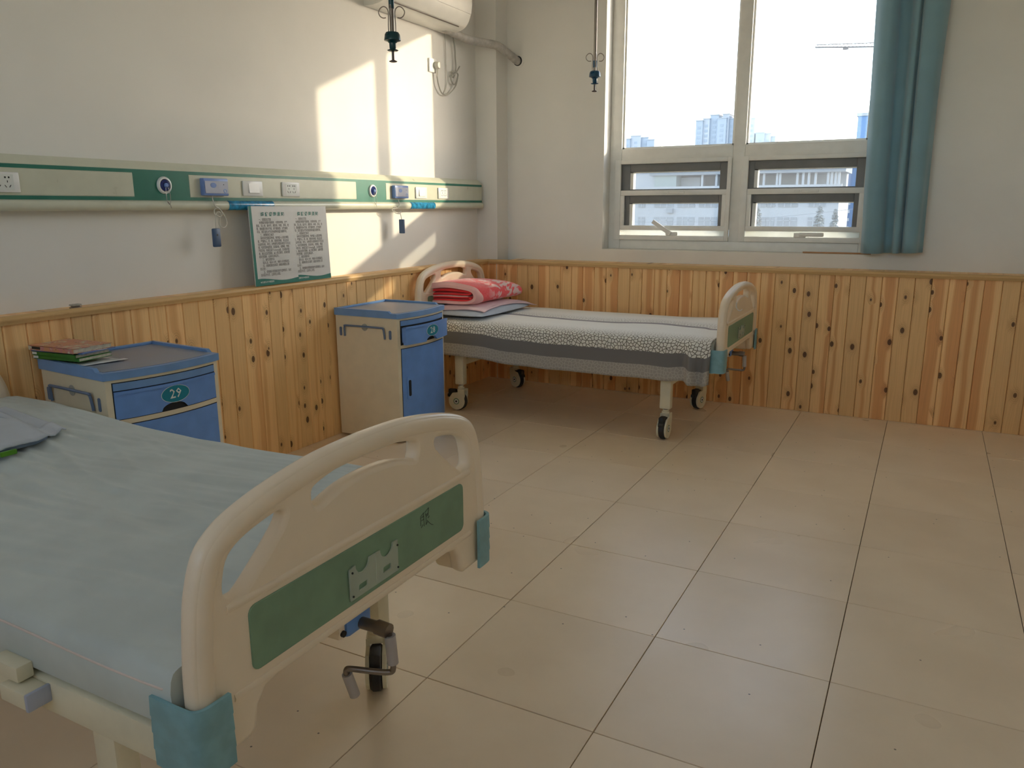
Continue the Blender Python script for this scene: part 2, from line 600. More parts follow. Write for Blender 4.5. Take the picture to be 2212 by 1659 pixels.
M['cover'] = cloth('mattress_cover', (0.56, 0.62, 0.60))
M['piping'] = cloth('piping', (0.72, 0.62, 0.56))
M['curtain'] = cloth('curtain_teal', (0.27, 0.44, 0.51), vary=0.05, sheen=0.5)
nt = M['curtain'].node_tree
pb_ = nt.nodes['Principled BSDF']
mo_ = nt.nodes['Material Output']
tl_ = nd(nt, 'ShaderNodeBsdfTranslucent', {'Color': (0.30, 0.55, 0.66, 1)})
mx_ = nd(nt, 'ShaderNodeMixShader', {0: 0.22, 1: pb_.outputs[0], 2: tl_.outputs[0]})
nt.links.new(mx_.outputs[0], mo_.inputs['Surface'])
M['garment'] = cloth('garment_grey_blue', (0.50, 0.55, 0.61))
M['garment_edge'] = cloth('garment_edge', (0.20, 0.26, 0.35))
M['tag_green'] = cloth('tag_green', (0.09, 0.27, 0.02))
M['pillow'] = cloth('pillow_blue', (0.47, 0.53, 0.62))
M['towel'] = cloth('pillow_towel_pink', (0.70, 0.52, 0.56))
M['quilt_hem'] = cloth('quilt_hem_pink', (0.85, 0.50, 0.48))
M['quilt_red'] = cloth('quilt_red', (0.80, 0.045, 0.05))


def quilt_mat():
    m, nt, b = base('quilt_pattern', (0.9, 0.1, 0.12), 0.9, spec=0.2)
    tc = nd(nt, 'ShaderNodeTexCoord').outputs['Object']
    n1 = nd(nt, 'ShaderNodeTexNoise', {'Vector': tc, 'Scale': 7.0, 'Detail': 2.0, 'Distortion': 2.2}).outputs[0]
    wv = nd(nt, 'ShaderNodeTexWave', {'Vector': tc, 'Scale': 9.0, 'Distortion': 7.0, 'Detail': 1.0, 'Detail Scale': 1.2}).outputs[1]
    sp = nd(nt, 'ShaderNodeSeparateXYZ', {0: tc})
    zone = remap(nt, sp.outputs[1], -0.92, -0.72, 0.0, 1.0)
    mk = mth(nt, 'MULTIPLY', remap(nt, mth(nt, 'ADD', n1, mth(nt, 'MULTIPLY', wv, 0.14)), 0.56, 0.60), zone)
    fine = nd(nt, 'ShaderNodeTexVoronoi', {'Vector': tc, 'Scale': 60.0}, feature='DISTANCE_TO_EDGE').outputs[0]
    c = mixc(nt, remap(nt, fine, 0.02, 0.12, 0.25, 0.0), (0.88, 0.075, 0.085), (0.86, 0.30, 0.30))
    c = mixc(nt, mk, c, (0.80, 0.58, 0.56))
    nt.links.new(c, b.inputs['Base Color'])
    b.inputs['Sheen Weight'].default_value = 0.4
    n2 = nd(nt, 'ShaderNodeTexNoise', {'Vector': tc, 'Scale': 500.0}).outputs[0]
    bump(nt, b, n2, 0.2, 0.001)
    return m


M['quilt'] = quilt_mat()


def sheet_mat():
    """printed cotton: pale-celled hem, grey stripe, cells that fade out, repeated across the bed"""
    m, nt, b = base('printed_sheet', (0.7, 0.7, 0.68), 0.9, spec=0.2)
    uv = nd(nt, 'ShaderNodeUVMap', uv_map='sheet').outputs[0]
    sp = nd(nt, 'ShaderNodeSeparateXYZ', {0: uv})
    V = sp.outputs[1]
    vo = nd(nt, 'ShaderNodeTexVoronoi', {'Vector': uv, 'Scale': 52.0, 'Randomness': 0.85}, voronoi_dimensions='2D', feature='DISTANCE_TO_EDGE').outputs[0]
    line = remap(nt, vo, 0.05, 0.13, 1.0, 0.0)
    white = (0.88, 0.885, 0.86)
    grey = (0.20, 0.19, 0.185)
    ln = (0.13, 0.115, 0.085)
    fade1 = mth(nt, 'MULTIPLY', remap(nt, V, 0.20, 0.42, 1.0, 0.0), line)
    fade2 = mth(nt, 'MULTIPLY', mth(nt, 'MULTIPLY', remap(nt, V, 0.652, 0.66, 0.0, 1.0), remap(nt, V, 0.68, 0.86, 1.0, 0.0)), mth(nt, 'MULTIPLY', line, 0.6))
    c = mixc(nt, fade1, white, ln)
    c = mixc(nt, fade2, c, ln)
    # warm tint of the celled zone
    c = mixc(nt, mth(nt, 'MULTIPLY', remap(nt, V, 0.14, 0.36, 0.35, 0.0), 1.0), c, mixc(nt, fade1, (0.70, 0.64, 0.50), ln))
    band2 = mth(nt, 'MULTIPLY', mth(nt, 'GREATER_THAN', V, 0.600), mth(nt, 'LESS_THAN', V, 0.650))
    c = mixc(nt, band2, c, (0.34, 0.33, 0.35))
    hemc = mixc(nt, mth(nt, 'MULTIPLY', line, 0.8), (0.37, 0.345, 0.31), (0.50, 0.47, 0.42))
    inb = mth(nt, 'MULTIPLY', mth(nt, 'GREATER_THAN', V, 0.077), mth(nt, 'LESS_THAN', V, 0.152))
    c = mixc(nt, inb, c, grey)
    c = mixc(nt, mth(nt, 'LESS_THAN', V, 0.077), c, hemc)
    nt.links.new(c, b.inputs['Base Color'])
    tc = nd(nt, 'ShaderNodeTexCoord').outputs['Object']
    n2 = nd(nt, 'ShaderNodeTexNoise', {'Vector': tc, 'Scale': 40.0, 'Detail': 4.0}).outputs[0]
    bump(nt, b, n2, 0.15, 0.003)
    return m


M['sheet'] = sheet_mat()


def cover_mat():
    m, nt, b = base('book_picture_cover', (0.6, 0.4, 0.3), 0.3)
    tc = nd(nt, 'ShaderNodeTexCoord').outputs['Object']
    n1 = nd(nt, 'ShaderNodeTexNoise', {'Vector': tc, 'Scale': 26.0, 'Detail': 3.0, 'Distortion': 1.0}).outputs[0]
    n2 = nd(nt, 'ShaderNodeTexNoise', {'Vector': tc, 'Scale': 60.0, 'Detail': 2.0}).outputs[0]
    c = mixc(nt, remap(nt, n1, 0.42, 0.58), (0.62, 0.30, 0.16), (0.58, 0.24, 0.24))
    c = mixc(nt, remap(nt, n1, 0.57, 0.62), c, (0.62, 0.58, 0.44))
    c = mixc(nt, remap(nt, n2, 0.62, 0.68), c, (0.14, 0.08, 0.07))
    nt.links.new(c, b.inputs['Base Color'])
    return m


M['cover_print'] = cover_mat()

# ------------------------------------------------------------------ room shell
RX, RY, RZ = 3.9, -7.0, 3.1          # right wall, wall behind the camera, ceiling
WX0, WX1, WZ0, WZ1 = 0.935, 2.70, 0.99, 2.87   # window opening
XF, YF = 0.085, -0.17                # faces of the wainscot


def struct(name, mb, mat, smooth=None):
    o = mb.build(name, mat, None, smooth)
    o['kind'] = 'structure'
    return o


wall_left = struct('wall_left', MB().box(-0.2, 0, RY - 0.2, 0.24, -0.1, RZ + 0.1), M['plaster'])
wb = MB()
wb.box(0, WX0, 0, 0.24, -0.1, RZ + 0.1).box(WX1, RX + 0.2, 0, 0.24, -0.1, RZ + 0.1)
wb.box(WX0, WX1, 0, 0.24, -0.1, WZ0).box(WX0, WX1, 0, 0.24, WZ1, RZ + 0.1)
wall_back = struct('wall_back', wb, M['plaster'])
struct('wall_right', MB().box(RX, RX + 0.2, RY - 0.2, 0, -0.1, RZ + 0.1), M['plaster'])
wf = MB()
RW = (0.12, 3.78, 1.85, 3.04)      # added window, unseen behind the camera, for fill daylight
wf.box(0, RW[0], RY - 0.2, RY, -0.1, RZ + 0.1).box(RW[1], RX, RY - 0.2, RY, -0.1, RZ + 0.1)
wf.box(RW[0], RW[1], RY - 0.2, RY, -0.1, RW[2]).box(RW[0], RW[1], RY - 0.2, RY, RW[3], RZ + 0.1)
struct('wall_front', wf, M['plaster'])
struct('ceiling', MB().box(0, RX, RY, 0, RZ, RZ + 0.1), M['ceiling'])
MB().box(0, 0.17, -0.168, 0, 0.0, RZ).build('corner_pillar', M['plaster'], wall_back)
floor = struct('floor', MB().box(0, RX, RY, 0, -0.1, -0.006), M['grout'])
tile_me = MB().rbox(-0.2488, 0.2488, -0.2488, 0.2488, -0.012, 0.0, 0.0010, 1).mesh('tile')
tile_me.materials.append(M['tile'])
for i in range(-1, 8):
    for j in range(0, 15):
        cx, cy = 0.643 + 0.5 * i, -0.458 - 0.5 * (j - 1)
        x0, x1 = max(cx - 0.25, 0), min(cx + 0.25, RX)
        y0, y1 = max(cy - 0.25, RY), min(cy + 0.25, 0)
        if x1 - x0 < 0.03 or y1 - y0 < 0.03:
            continue
        if x1 - x0 > 0.49 and y1 - y0 > 0.49:
            t = link('tile', tile_me, floor)
            t.location = (cx, cy, random.uniform(-0.0004, 0.0002))
            t.rotation_euler = (random.uniform(-.0006, .0006), random.uniform(-.0006, .0006), 0)
        else:
            t = MB().rbox(x0 - cx + .0008, x1 - cx - .0008, y0 - cy + .0008, y1 - cy - .0008, -0.012, 0, 0.0012, 1).build('tile', M['tile'], floor)
            t.location = (cx, cy, 0)

# wainscot: tongued pine boards, each its own piece, and the ledge boards on top
pl_me = MB().prism([(-0.0430, -0.011), (0.0430, -0.011), (0.0430, -0.004), (0.0400, 0.0), (-0.0400, 0.0), (-0.0430, -0.004)], 0.001, 0.877, 'Z').mesh('plank')
pl_me.materials.append(M['pine'])
pl_me_b = pl_me.copy()
pl_me_b.materials.clear()
pl_me_b.materials.append(M['pine_back'])
led_me_l = MB().rbox(-0.0432, 0.0432, -0.074, 0.0, -0.008, 0.0, 0.001, 1).mesh('ledge_board')
led_me_l.materials.append(M['pine'])
led_me_b = MB().rbox(-0.0432, 0.0432, -0.158, 0.0, -0.008, 0.0, 0.001, 1).mesh('ledge_board')
led_me_b.materials.append(M['pine'])
MB().box(0.0, XF - 0.012, RY, YF, 0.0, 0.894).build('wainscot_core', M['grout'], wall_left)
MB().box(XF - 0.012, RX, YF + 0.012, 0.0, 0.0, 0.894).build('wainscot_core', M['grout'], wall_back)
k = 0
y = -0.1976                      # joint phase measured on the photograph
while y > RY + 0.04:
    p = link('plank', pl_me, wall_left)
    p.location = (XF + random.uniform(-0.0006, 0.0006), y, 0)
    p.rotation_euler = (0, 0, PI / 2 + PI)
    q = link('ledge_board', led_me_l, wall_left)
    q.location = (XF - 0.01, y + 0.01, 0.9025)
    q.rotation_euler = (0, 0, PI / 2 + PI)
    y -= 0.0868
x = 0.1178
while x < RX - 0.04:
    p = link('plank', pl_me_b, wall_back)
    p.location = (x, YF + random.uniform(-0.0006, 0.0006), 0)
    p.rotation_euler = (0, 0, PI)
    if x > 0.22:
        q = link('ledge_board', led_me_b, wall_back)
        q.location = (x, YF + 0.01, 0.9025)
        q.rotation_euler = (0, 0, PI)
    x += 0.0875
cap = [(0.0, 0.873), (0.011, 0.873), (0.013, 0.877), (0.013, 0.884), (0.016, 0.887), (0.016, 0.894), (0.011, 0.902), (0.003, 0.905), (-0.008, 0.905), (-0.008, 0.894), (0.0, 0.894)]
c1 = MB().prism([(XF + a, b_) for a, b_ in cap], RY, YF - 0.0162, 'Y')
struct('trim_1', c1, M['pine_trim'], 50)
c2 = MB()
c2.prism([(a, b_) for a, b_ in cap], 0, RX - XF, 'Y')
c2.v = [(XF + 0.0005 + v[1], YF - v[0], v[2]) for v in c2.v]
trim2 = MB().add([(v[1], v[0], v[2]) for v in c2.v], c2.f)      # local Y runs along the board, as the grain expects
o2 = trim2.build('trim_2', M['pine_trim'], None, 50)
o2.matrix_world = basis((0, 1, 0), (1, 0, 0), (0, 0, 1))
o2['kind'] = 'structure'
# sleeve ring round the pipe hole
rg = MB()
rg.lathe([(0.036, 0.0), (0.047, 0.0), (0.047, 0.003), (0.036, 0.003)], n=28, axis='Y', caps=False)
rg.lathe([(0.036, 0.001), (0.036, 0.012)], n=28, axis='Y', caps=True)
o = rg.build('pipe_sleeve', M['plaster'], wall_back, 40)
o.location = (0.262, -0.004, 2.312)
dk = MB().lathe([(0.034, -0.0015), (0.034, 0.0)], n=28, axis='Y').build('pipe_hole', M['dark'], wall_back)
dk.location = (0.258, -0.0035, 2.312)

# ------------------------------------------------------------------ window
win = empty('window_1', (0, 0, 0))
win['kind'] = 'structure'
FY0, FY1 = 0.12, 0.19
gx = [(1.022, 1.800), (1.880, 2.615)]
GZ0, GZ1 = 1.682, 2.80
f = MB()
f.rbox(WX0, 1.022, FY0, FY1, WZ0, WZ1, .004).rbox(2.615, WX1, FY0, FY1, WZ0, WZ1, .004)
f.rbox(1.022, 2.615, FY0, FY1, GZ1, WZ1, .004).rbox(1.022, 2.615, FY0, FY1, WZ0, 1.052, .004)
f.build('outer_frame', M['frame'], win, 40)
MB().rbox(1.800, 1.880, FY0, FY1, 1.052, GZ1, .004).build('mullion', M['frame'], win, 40)
for (a, b_) in gx:
    MB().rbox(a, b_, FY0, FY1, 1.604, GZ0, .004).build('transom', M['frame'], win, 40)
    bd = MB()
    for (x0, x1, z0, z1) in ((a, a + .012, GZ0, GZ1), (b_ - .012, b_, GZ0, GZ1), (a, b_, GZ0, GZ0 + .01), (a, b_, GZ1 - .01, GZ1)):
        bd.box(x0, x1, FY0 + .018, FY1 - .018, z0, z1)
    bd.build('glazing_bead', M['frame'], win)
    MB().box(a, b_, 0.153, 0.157, GZ0, GZ1).build('pane', M['glass'], win)
for wi, (a, b_) in enumerate(gx):
    lf = MB()       # white casement frame standing proud of the outer frame
    ax, bx = a - .038, b_ + (.0005 if wi == 0 else .03)
    if wi == 1:
        ax = a - .012
    ox0, ox1, oz0, oz1 = ax + .042, bx - (.026 if wi == 0 else .022), 1.087, 1.577
    lf.rbox(ax, ox0, .098, FY0, 1.054, 1.605, .003).rbox(ox1, bx, .098, FY0, 1.054, 1.605, .003)
    lf.rbox(ox0, ox1, .098, FY0, 1.577, 1.605, .003).rbox(ox0, ox1, .098, FY0, 1.054, 1.087, .003)
    lf.build('casement_frame', M['frame'], win, 40)
    sa = MB()       # inner screen sash in the lower part
    sa.rbox(ox0, ox1, .104, .124, 1.362, 1.397, .002).rbox(ox0, ox1, .104, .124, 1.123, 1.155, .002)
    sa.rbox(ox0, ox0 + .028, .104, .124, 1.155, 1.362, .002).rbox(ox1 - .028, ox1, .104, .124, 1.155, 1.362, .002)
    so = sa.build('screen_sash', M['frame'], win, 40)
    lt = MB().rbox((ox0 + ox1) / 2 - .06, (ox0 + ox1) / 2 - .025, .098, .104, 1.372, 1.387, .003)
    lt.rbox((ox0 + ox1) / 2 - .015, (ox0 + ox1) / 2 + .09, .095, .104, 1.371, 1.388, .005)
    lt.build('latch', M['frame'], so, 40)
    # grey outer sash with two lights
    ux0, ux1 = a + .066, b_ - (.08 if wi == 0 else .05)
    gs = MB()
    x0_, x1_ = a - .02, b_ + .02
    for (p0, p1, z0, z1) in ((x0_, ux0, 1.13, 1.60), (ux1, x1_, 1.13, 1.60), (ux0, ux1, 1.522, 1.60), (ux0, ux1, 1.31, 1.405), (x0_, x1_, 1.04, 1.085)):
        gs.rbox(p0, p1, .128, .185, z0, z1, .003)
    go = gs.build('grey_sash', M['frame_grey'], win, 40)
    bd = MB()
    for (z0, z1) in ((1.405, 1.522), (1.13, 1.31)):
        bd.box(ux0, ux0 + .022, .131, .18, z0, z1).box(ux0, ux1, .131, .18, z1 - .006, z1)
    bd.build('glazing_bead', M['frame'], go)
    for (z0, z1) in ((1.405, 1.522), (1.13, 1.31)):
        MB().box(ux0, ux1, .155, .159, z0, z1).build('pane', M['screen'], go)
    MB().box(ox0, ox1, .122, .1275, 1.087, 1.123).build('gap_strip', M['frosted'], win)  # added translucent strip, lit from behind, stands in for the bright gap
    hb = MB()
    if wi == 0:
        hx = 1.415
        hb.rbox(hx - .045, hx + .04, .088, .1, 1.087, 1.112, .006)
        d = Vector((-.115, 0, .075)).normalized()
        n_ = Vector((d.z, 0, -d.x))
        P0 = Vector((hx - .005, .078, 1.10))
        P1 = P0 + d * .155
        vs_ = []
        for yy in (.070, .086):
            for (pp, s) in ((P0, 1), (P0, -1), (P1, -1), (P1, 1)):
                q = pp + n_ * .0135 * s
                vs_.append((q.x, yy, q.z))
        hb.add(vs_, [(0, 1, 2, 3), (7, 6, 5, 4), (0, 4, 5, 1), (1, 5, 6, 2), (2, 6, 7, 3), (3, 7, 4, 0)])
    else:
        hb.rbox(2.225, 2.30, .09, .1, 1.085, 1.115, .008).rbox(2.26, 2.41, .072, .09, 1.092, 1.118, .007)
    hb.build('handle', M['frame'], win, 40)
rw = empty('fill_window', (0, 0, 0))  # made-up rear window, put in to brighten the foreground
rw['kind'] = 'structure'
f = MB()
f.rbox(RW[0], RW[0] + .06, RY - .12, RY - .06, RW[2], RW[3], .004).rbox(RW[1] - .06, RW[1], RY - .12, RY - .06, RW[2], RW[3], .004)
f.rbox(RW[0] + .06, RW[1] - .06, RY - .12, RY - .06, RW[2], RW[2] + .06, .004).rbox(RW[0] + .06, RW[1] - .06, RY - .12, RY - .06, RW[3] - .06, RW[3], .004)
f.build('outer_frame', M['frame'], rw, 40)
MB().rbox(1.97, 2.03, RY - .12, RY - .06, RW[2] + .06, RW[3] - .06, .004).build('mullion', M['frame'], rw, 40)
for (a, b_) in ((RW[0] + .06, 1.97), (2.03, RW[1] - .06)):
    MB().box(a, b_, RY - .092, RY - .088, RW[2] + .06, RW[3] - .06).build('pane', M['glass'], rw)
st = MB().rbox(2.30, 2.72, -.004, .006, .9915, 1.0015, .002).build('wooden_strip', M['brown_stick'])
tag(st, 'thin brown wooden strip lying along the window sill beside the curtain', 'wood strip')
st.location = (0, 0.012, 0)

# ------------------------------------------------------------------ curtain
CB = [(2.644, -.05), (2.668, -.125), (2.715, -.14), (2.757, -.115), (2.772, -.062), (2.790, -.055), (2.816, -.075), (2.824, -.135), (2.852, -.14), (2.868, -.09), (2.878, -.14), (2.905, -.155), (2.945, -.14), (2.960, -.09), (2.982, -.065)]
CT = [(2.604, -.05), (2.640, -.115), (2.690, -.145), (2.722, -.11), (2.737, -.062), (2.762, -.055), (2.792, -.075), (2.812, -.125), (2.835, -.135), (2.850, -.09), (2.862, -.14), (2.905, -.155), (2.955, -.14), (2.985, -.09), (2.978, -.065)]
cbs = cat_rom([(p[0], p[1], 0) for p in CB], 7)
cts = cat_rom([(p[0], p[1], 0) for p in CT], 7)
rows = []
NZ = 26
for i in range(NZ + 1):
    t = i / NZ
    row = []
    for j in range(len(cbs)):
        a, b_ = cbs[j], cts[j]
        zb = 1.003 + 0.012 * (j / len(cbs))
        zz = zb + (2.93 - zb) * t
        u = min((zz - 1.0) / 1.43, 1.3)
        bow = 0.012 * math.sin(u * PI)
        q = a.lerp(b_, u)
        row.append((q.x - bow * (1 if j > 70 else 0.25) * .6, q.y + .01 * math.sin(3 * u + j * .11) * math.sin(u * 2), zz))
    rows.append(row)
cu_root = empty('curtain', (2.8, -0.1, 1.0))
tag(cu_root, 'teal velvet curtain hanging in folds at the side of the window', 'curtain')
ce = MB().grid(rows).build('curtain_cloth', M['curtain'], cu_root, 180)
ce.matrix_parent_inverse = Matrix.Translation((-2.8, 0.1, -1.0))
md = ce.modifiers.new('solid', 'SOLIDIFY')
md.thickness = 0.0025
cr = MB().tube([(0.6, -.1, 2.955), (3.3, -.1, 2.955)], .012, 10)
for xx in (0.7, 1.9, 3.2):
    cr.tube([(xx, -.1, 2.955), (xx, 0.0, 2.955)], .006, 8)
ro = cr.build('curtain_rail', M['steel'])
tag(ro, 'steel curtain rail above the window carrying the teal curtain', 'curtain rail')

# ------------------------------------------------------------------ hospital beds
TO_X = basis((0, 1, 0), (0, 0, 1), (1, 0, 0))       # plate drawn in (s, z), facing +X


def half_outline(dz=0.0):
    top = [(.442, .50), (.441, .58), (.434, .66), (.425, .715), (.405, .768), (.375, .797), (.33, .818), (.25, .8385), (.13, .856), (0, .861)]
    return [(s, z + (dz if z > .55 else dz * (z - .42) / .13)) for s, z in top]


def end_board(name, dz, x, facing, parent, detail):
    """moulded bed end: tubular rim, three hand holes, green panel"""
    h = half_outline(dz)
    r_ = cat_rom([(a, b_, 0) for a, b_ in h], 6)
    side = [(p.x, p.y) for p in r_]
    low = [(.442, .47), (.44, .43), (.43, .42), (.34, .42), (.325, .432), (.318, .47), (.30, .492), (.27, .498)]
    low = [(s, z + dz * .5 * (1 if z > .45 else 0)) for s, z in low]
    right = side[::-1] + low
    loop = right + [(-s, z) for s, z in right[::-1]][:-1]
    # holes
    mid = cat_rom([(-.155, .768, 0), (-.16, .785, 0), (-.15, .802, 0), (-.08, .816, 0), (0, .821, 0), (.08, .816, 0), (.15, .802, 0), (.16, .785, 0), (.155, .768, 0), (.145, .764, 0), (.08, .781, 0), (0, .787, 0), (-.08, .781, 0), (-.145, .764, 0)], 4, True)
    sh = cat_rom([(.232, .783, 0), (.25, .786, 0), (.315, .772, 0), (.352, .752, 0), (.366, .72, 0), (.368, .692, 0), (.354, .68, 0), (.335, .682, 0), (.29, .716, 0), (.245, .755, 0), (.232, .772, 0)], 4, True)
    holes = [[(p.x, p.y + dz) for p in mid], [(p.x, p.y + dz) for p in sh], [(-p.x, p.y + dz) for p in sh][::-1]]
    me = plate([loop] + holes, .034, .011, Matrix.Identity(4), 2)
    mb = MB()
    mb.add([v.co.copy() for v in me.vertices], [tuple(p.vertices) for p in me.polygons])
    bpy.data.meshes.remove(me)
    inn = []
    for i, (s, z) in enumerate(side):      # rim tube, inset from the outline by its radius
        q = Vector((s, z))
        j0, j1 = side[max(i - 1, 0)], side[min(i + 1, len(side) - 1)]
        t = (Vector(j1) - Vector(j0)).normalized()
        nrm = Vector((-t.y, t.x))
        inn.append((q + nrm * .0225))
    rim = [(p.x, p.y, 0) for p in inn][:-1] + [(0, side[-1][1] - .0225, 0)] + [(-p.x, p.y, 0) for p in inn[:-1][::-1]]
    mb.tube(rim, .0232, 12)
    for zz in (.512, .668):
        mb.tube([(-.37, zz + dz, .012), (.37, zz + dz, .012)], .009, 8)
        mb.tube([(-.37, zz + dz, -.012), (.37, zz + dz, -.012)], .009, 8)
    for s in (-1, 1):
        y0, y1 = sorted((s * .335, s * .432))
        mb.rbox(y0, y1, .420, .50, -.07 if facing > 0 and dz == 0 else -.012, .012, .014)
    me = mb.mesh(name, 45)
    me.transform(basis((0, 1, 0), (0, 0, 1), (1, 0, 0), (x, 0, 0)))
    o = link(name, me, parent, M['bed_plastic'])
    pm = plate([rrect(.665, .118, .016, 5, .004, .5935 + dz)], .004, .0015, basis((0, 1, 0), (0, 0, 1), (1, 0, 0), (x + facing * .0175, 0, 0)), 1)
    link('green_panel', pm, o, M['panel_green'])
    pm2 = plate([rrect(.665, .118, .016, 5, .004, .5935 + dz)], .004, .0015, basis((0, 1, 0), (0, 0, 1), (1, 0, 0), (x - facing * .0175, 0, 0)), 1)
    link('green_panel', pm2, o, M['panel_green'])
    if detail:
        def arc(cx, r, n=8):
            return [(cx - r * math.cos(PI * k / n), .615 - r * math.sin(PI * k / n)) for k in range(n + 1)]
        lp = [(-.082, .547), (.072, .547), (.072, .615), (.055, .615)] + [(p[0], p[1]) for p in arc(.034, .021)][::-1] + [(.013, .615), (-.022, .615)] + arc(-.043, .021)[::-1] + [(-.064, .615), (-.082, .612)]
        hl = [rrect(.026, .012, .002, 2, .034, .568), rrect(.026, .012, .002, 2, -.043, .565)]
        ch = plate([lp] + hl, .004, .001, basis((0, 1, 0), (0, 0, 1), (1, 0, 0), (x + facing * .0225, -.003, 0)), 1)
        cho = link('chart_holder', ch, o, M['clear_plastic'])
        for (s, z) in ((-.078, .604), (-.078, .555), (.066, .604), (.066, .555)):
            MB().lathe([(.0022, 0), (.0022, .002)], (x + facing * .0246, s, z), 8, 'X').build('screw', M['rubber'], cho)
        MB().rbox(x + facing * .0235, x + facing * .0255, -.0055, -.003, .548, .612, .0008).build('divider', M['clear_plastic'], cho)
    return o


def caster(parent, x, y, rz, brake=True):
    root = empty('caster', (x, y, 0), rz)
    root.parent = parent
    sh = MB()       # local: wheel rolls along X, axle along Y; swivel axis at origin, wheel trails at -X
    wx = -.022
    for s in (-1, 1):
        prof = []
        for k in range(0, 15):
            a = math.radians(-200 + k * 220 / 14)
            prof.append((wx + .056 * math.cos(a), .062 + .056 * math.sin(a)))
        prof += [(.036, .10), (.036, .142), (-.012, .142), (-.012, .122), (-.05, .115)]
        y0, y1 = s * .017, s * .0275
        sh.prism(prof, min(y0, y1), max(y0, y1), 'Y')
    sh.rbox(-.012, .034, -.026, .026, .125, .146, .004)
    sh.lathe([(.022, .146), (.022, .156), (.017, .158), (.017, .166)], n=16)
    so = sh.build('fork', M['bed_steel'], root, 35)
    for s in (-1, 1):
        MB().lathe([(.021, 0), (.021, s * .001)], (wx, s * .0276, .062), 20, 'Y').build('hub_ring', M['panel_green'], so)
        MB().lathe([(.0145, 0), (.0145, s * .0015)], (wx, s * .0280, .062), 20, 'Y').build('hub_disc', M['white'], so)
        MB().lathe([(.007, 0), (.007, s * .002)], (wx, s * .0282, .062), 14, 'Y').build('hub_bolt', M['rubber'], so)
    tr = MB().lathe([(.045, -.0145), (.058, -.0145), (.0622, -.010), (.0622, .010), (.058, .0145), (.045, .0145)], (wx, 0, .0622), 32, 'Y')
    tr.build('tyre', M['rubber'], root, 40)
    bk = MB().rbox(-.088, -.034, -.015, .015, .098, .136, .006)
    bk.rbox(-.094, -.074, -.0155, .0155, .083, .104, .004)
    bk.build('brake_pedal', M['rubber'], root, 40)
    MB().lathe([(.014, .16), (.014, .185)], n=14).build('stem', M['dark_steel'], root)
    return root


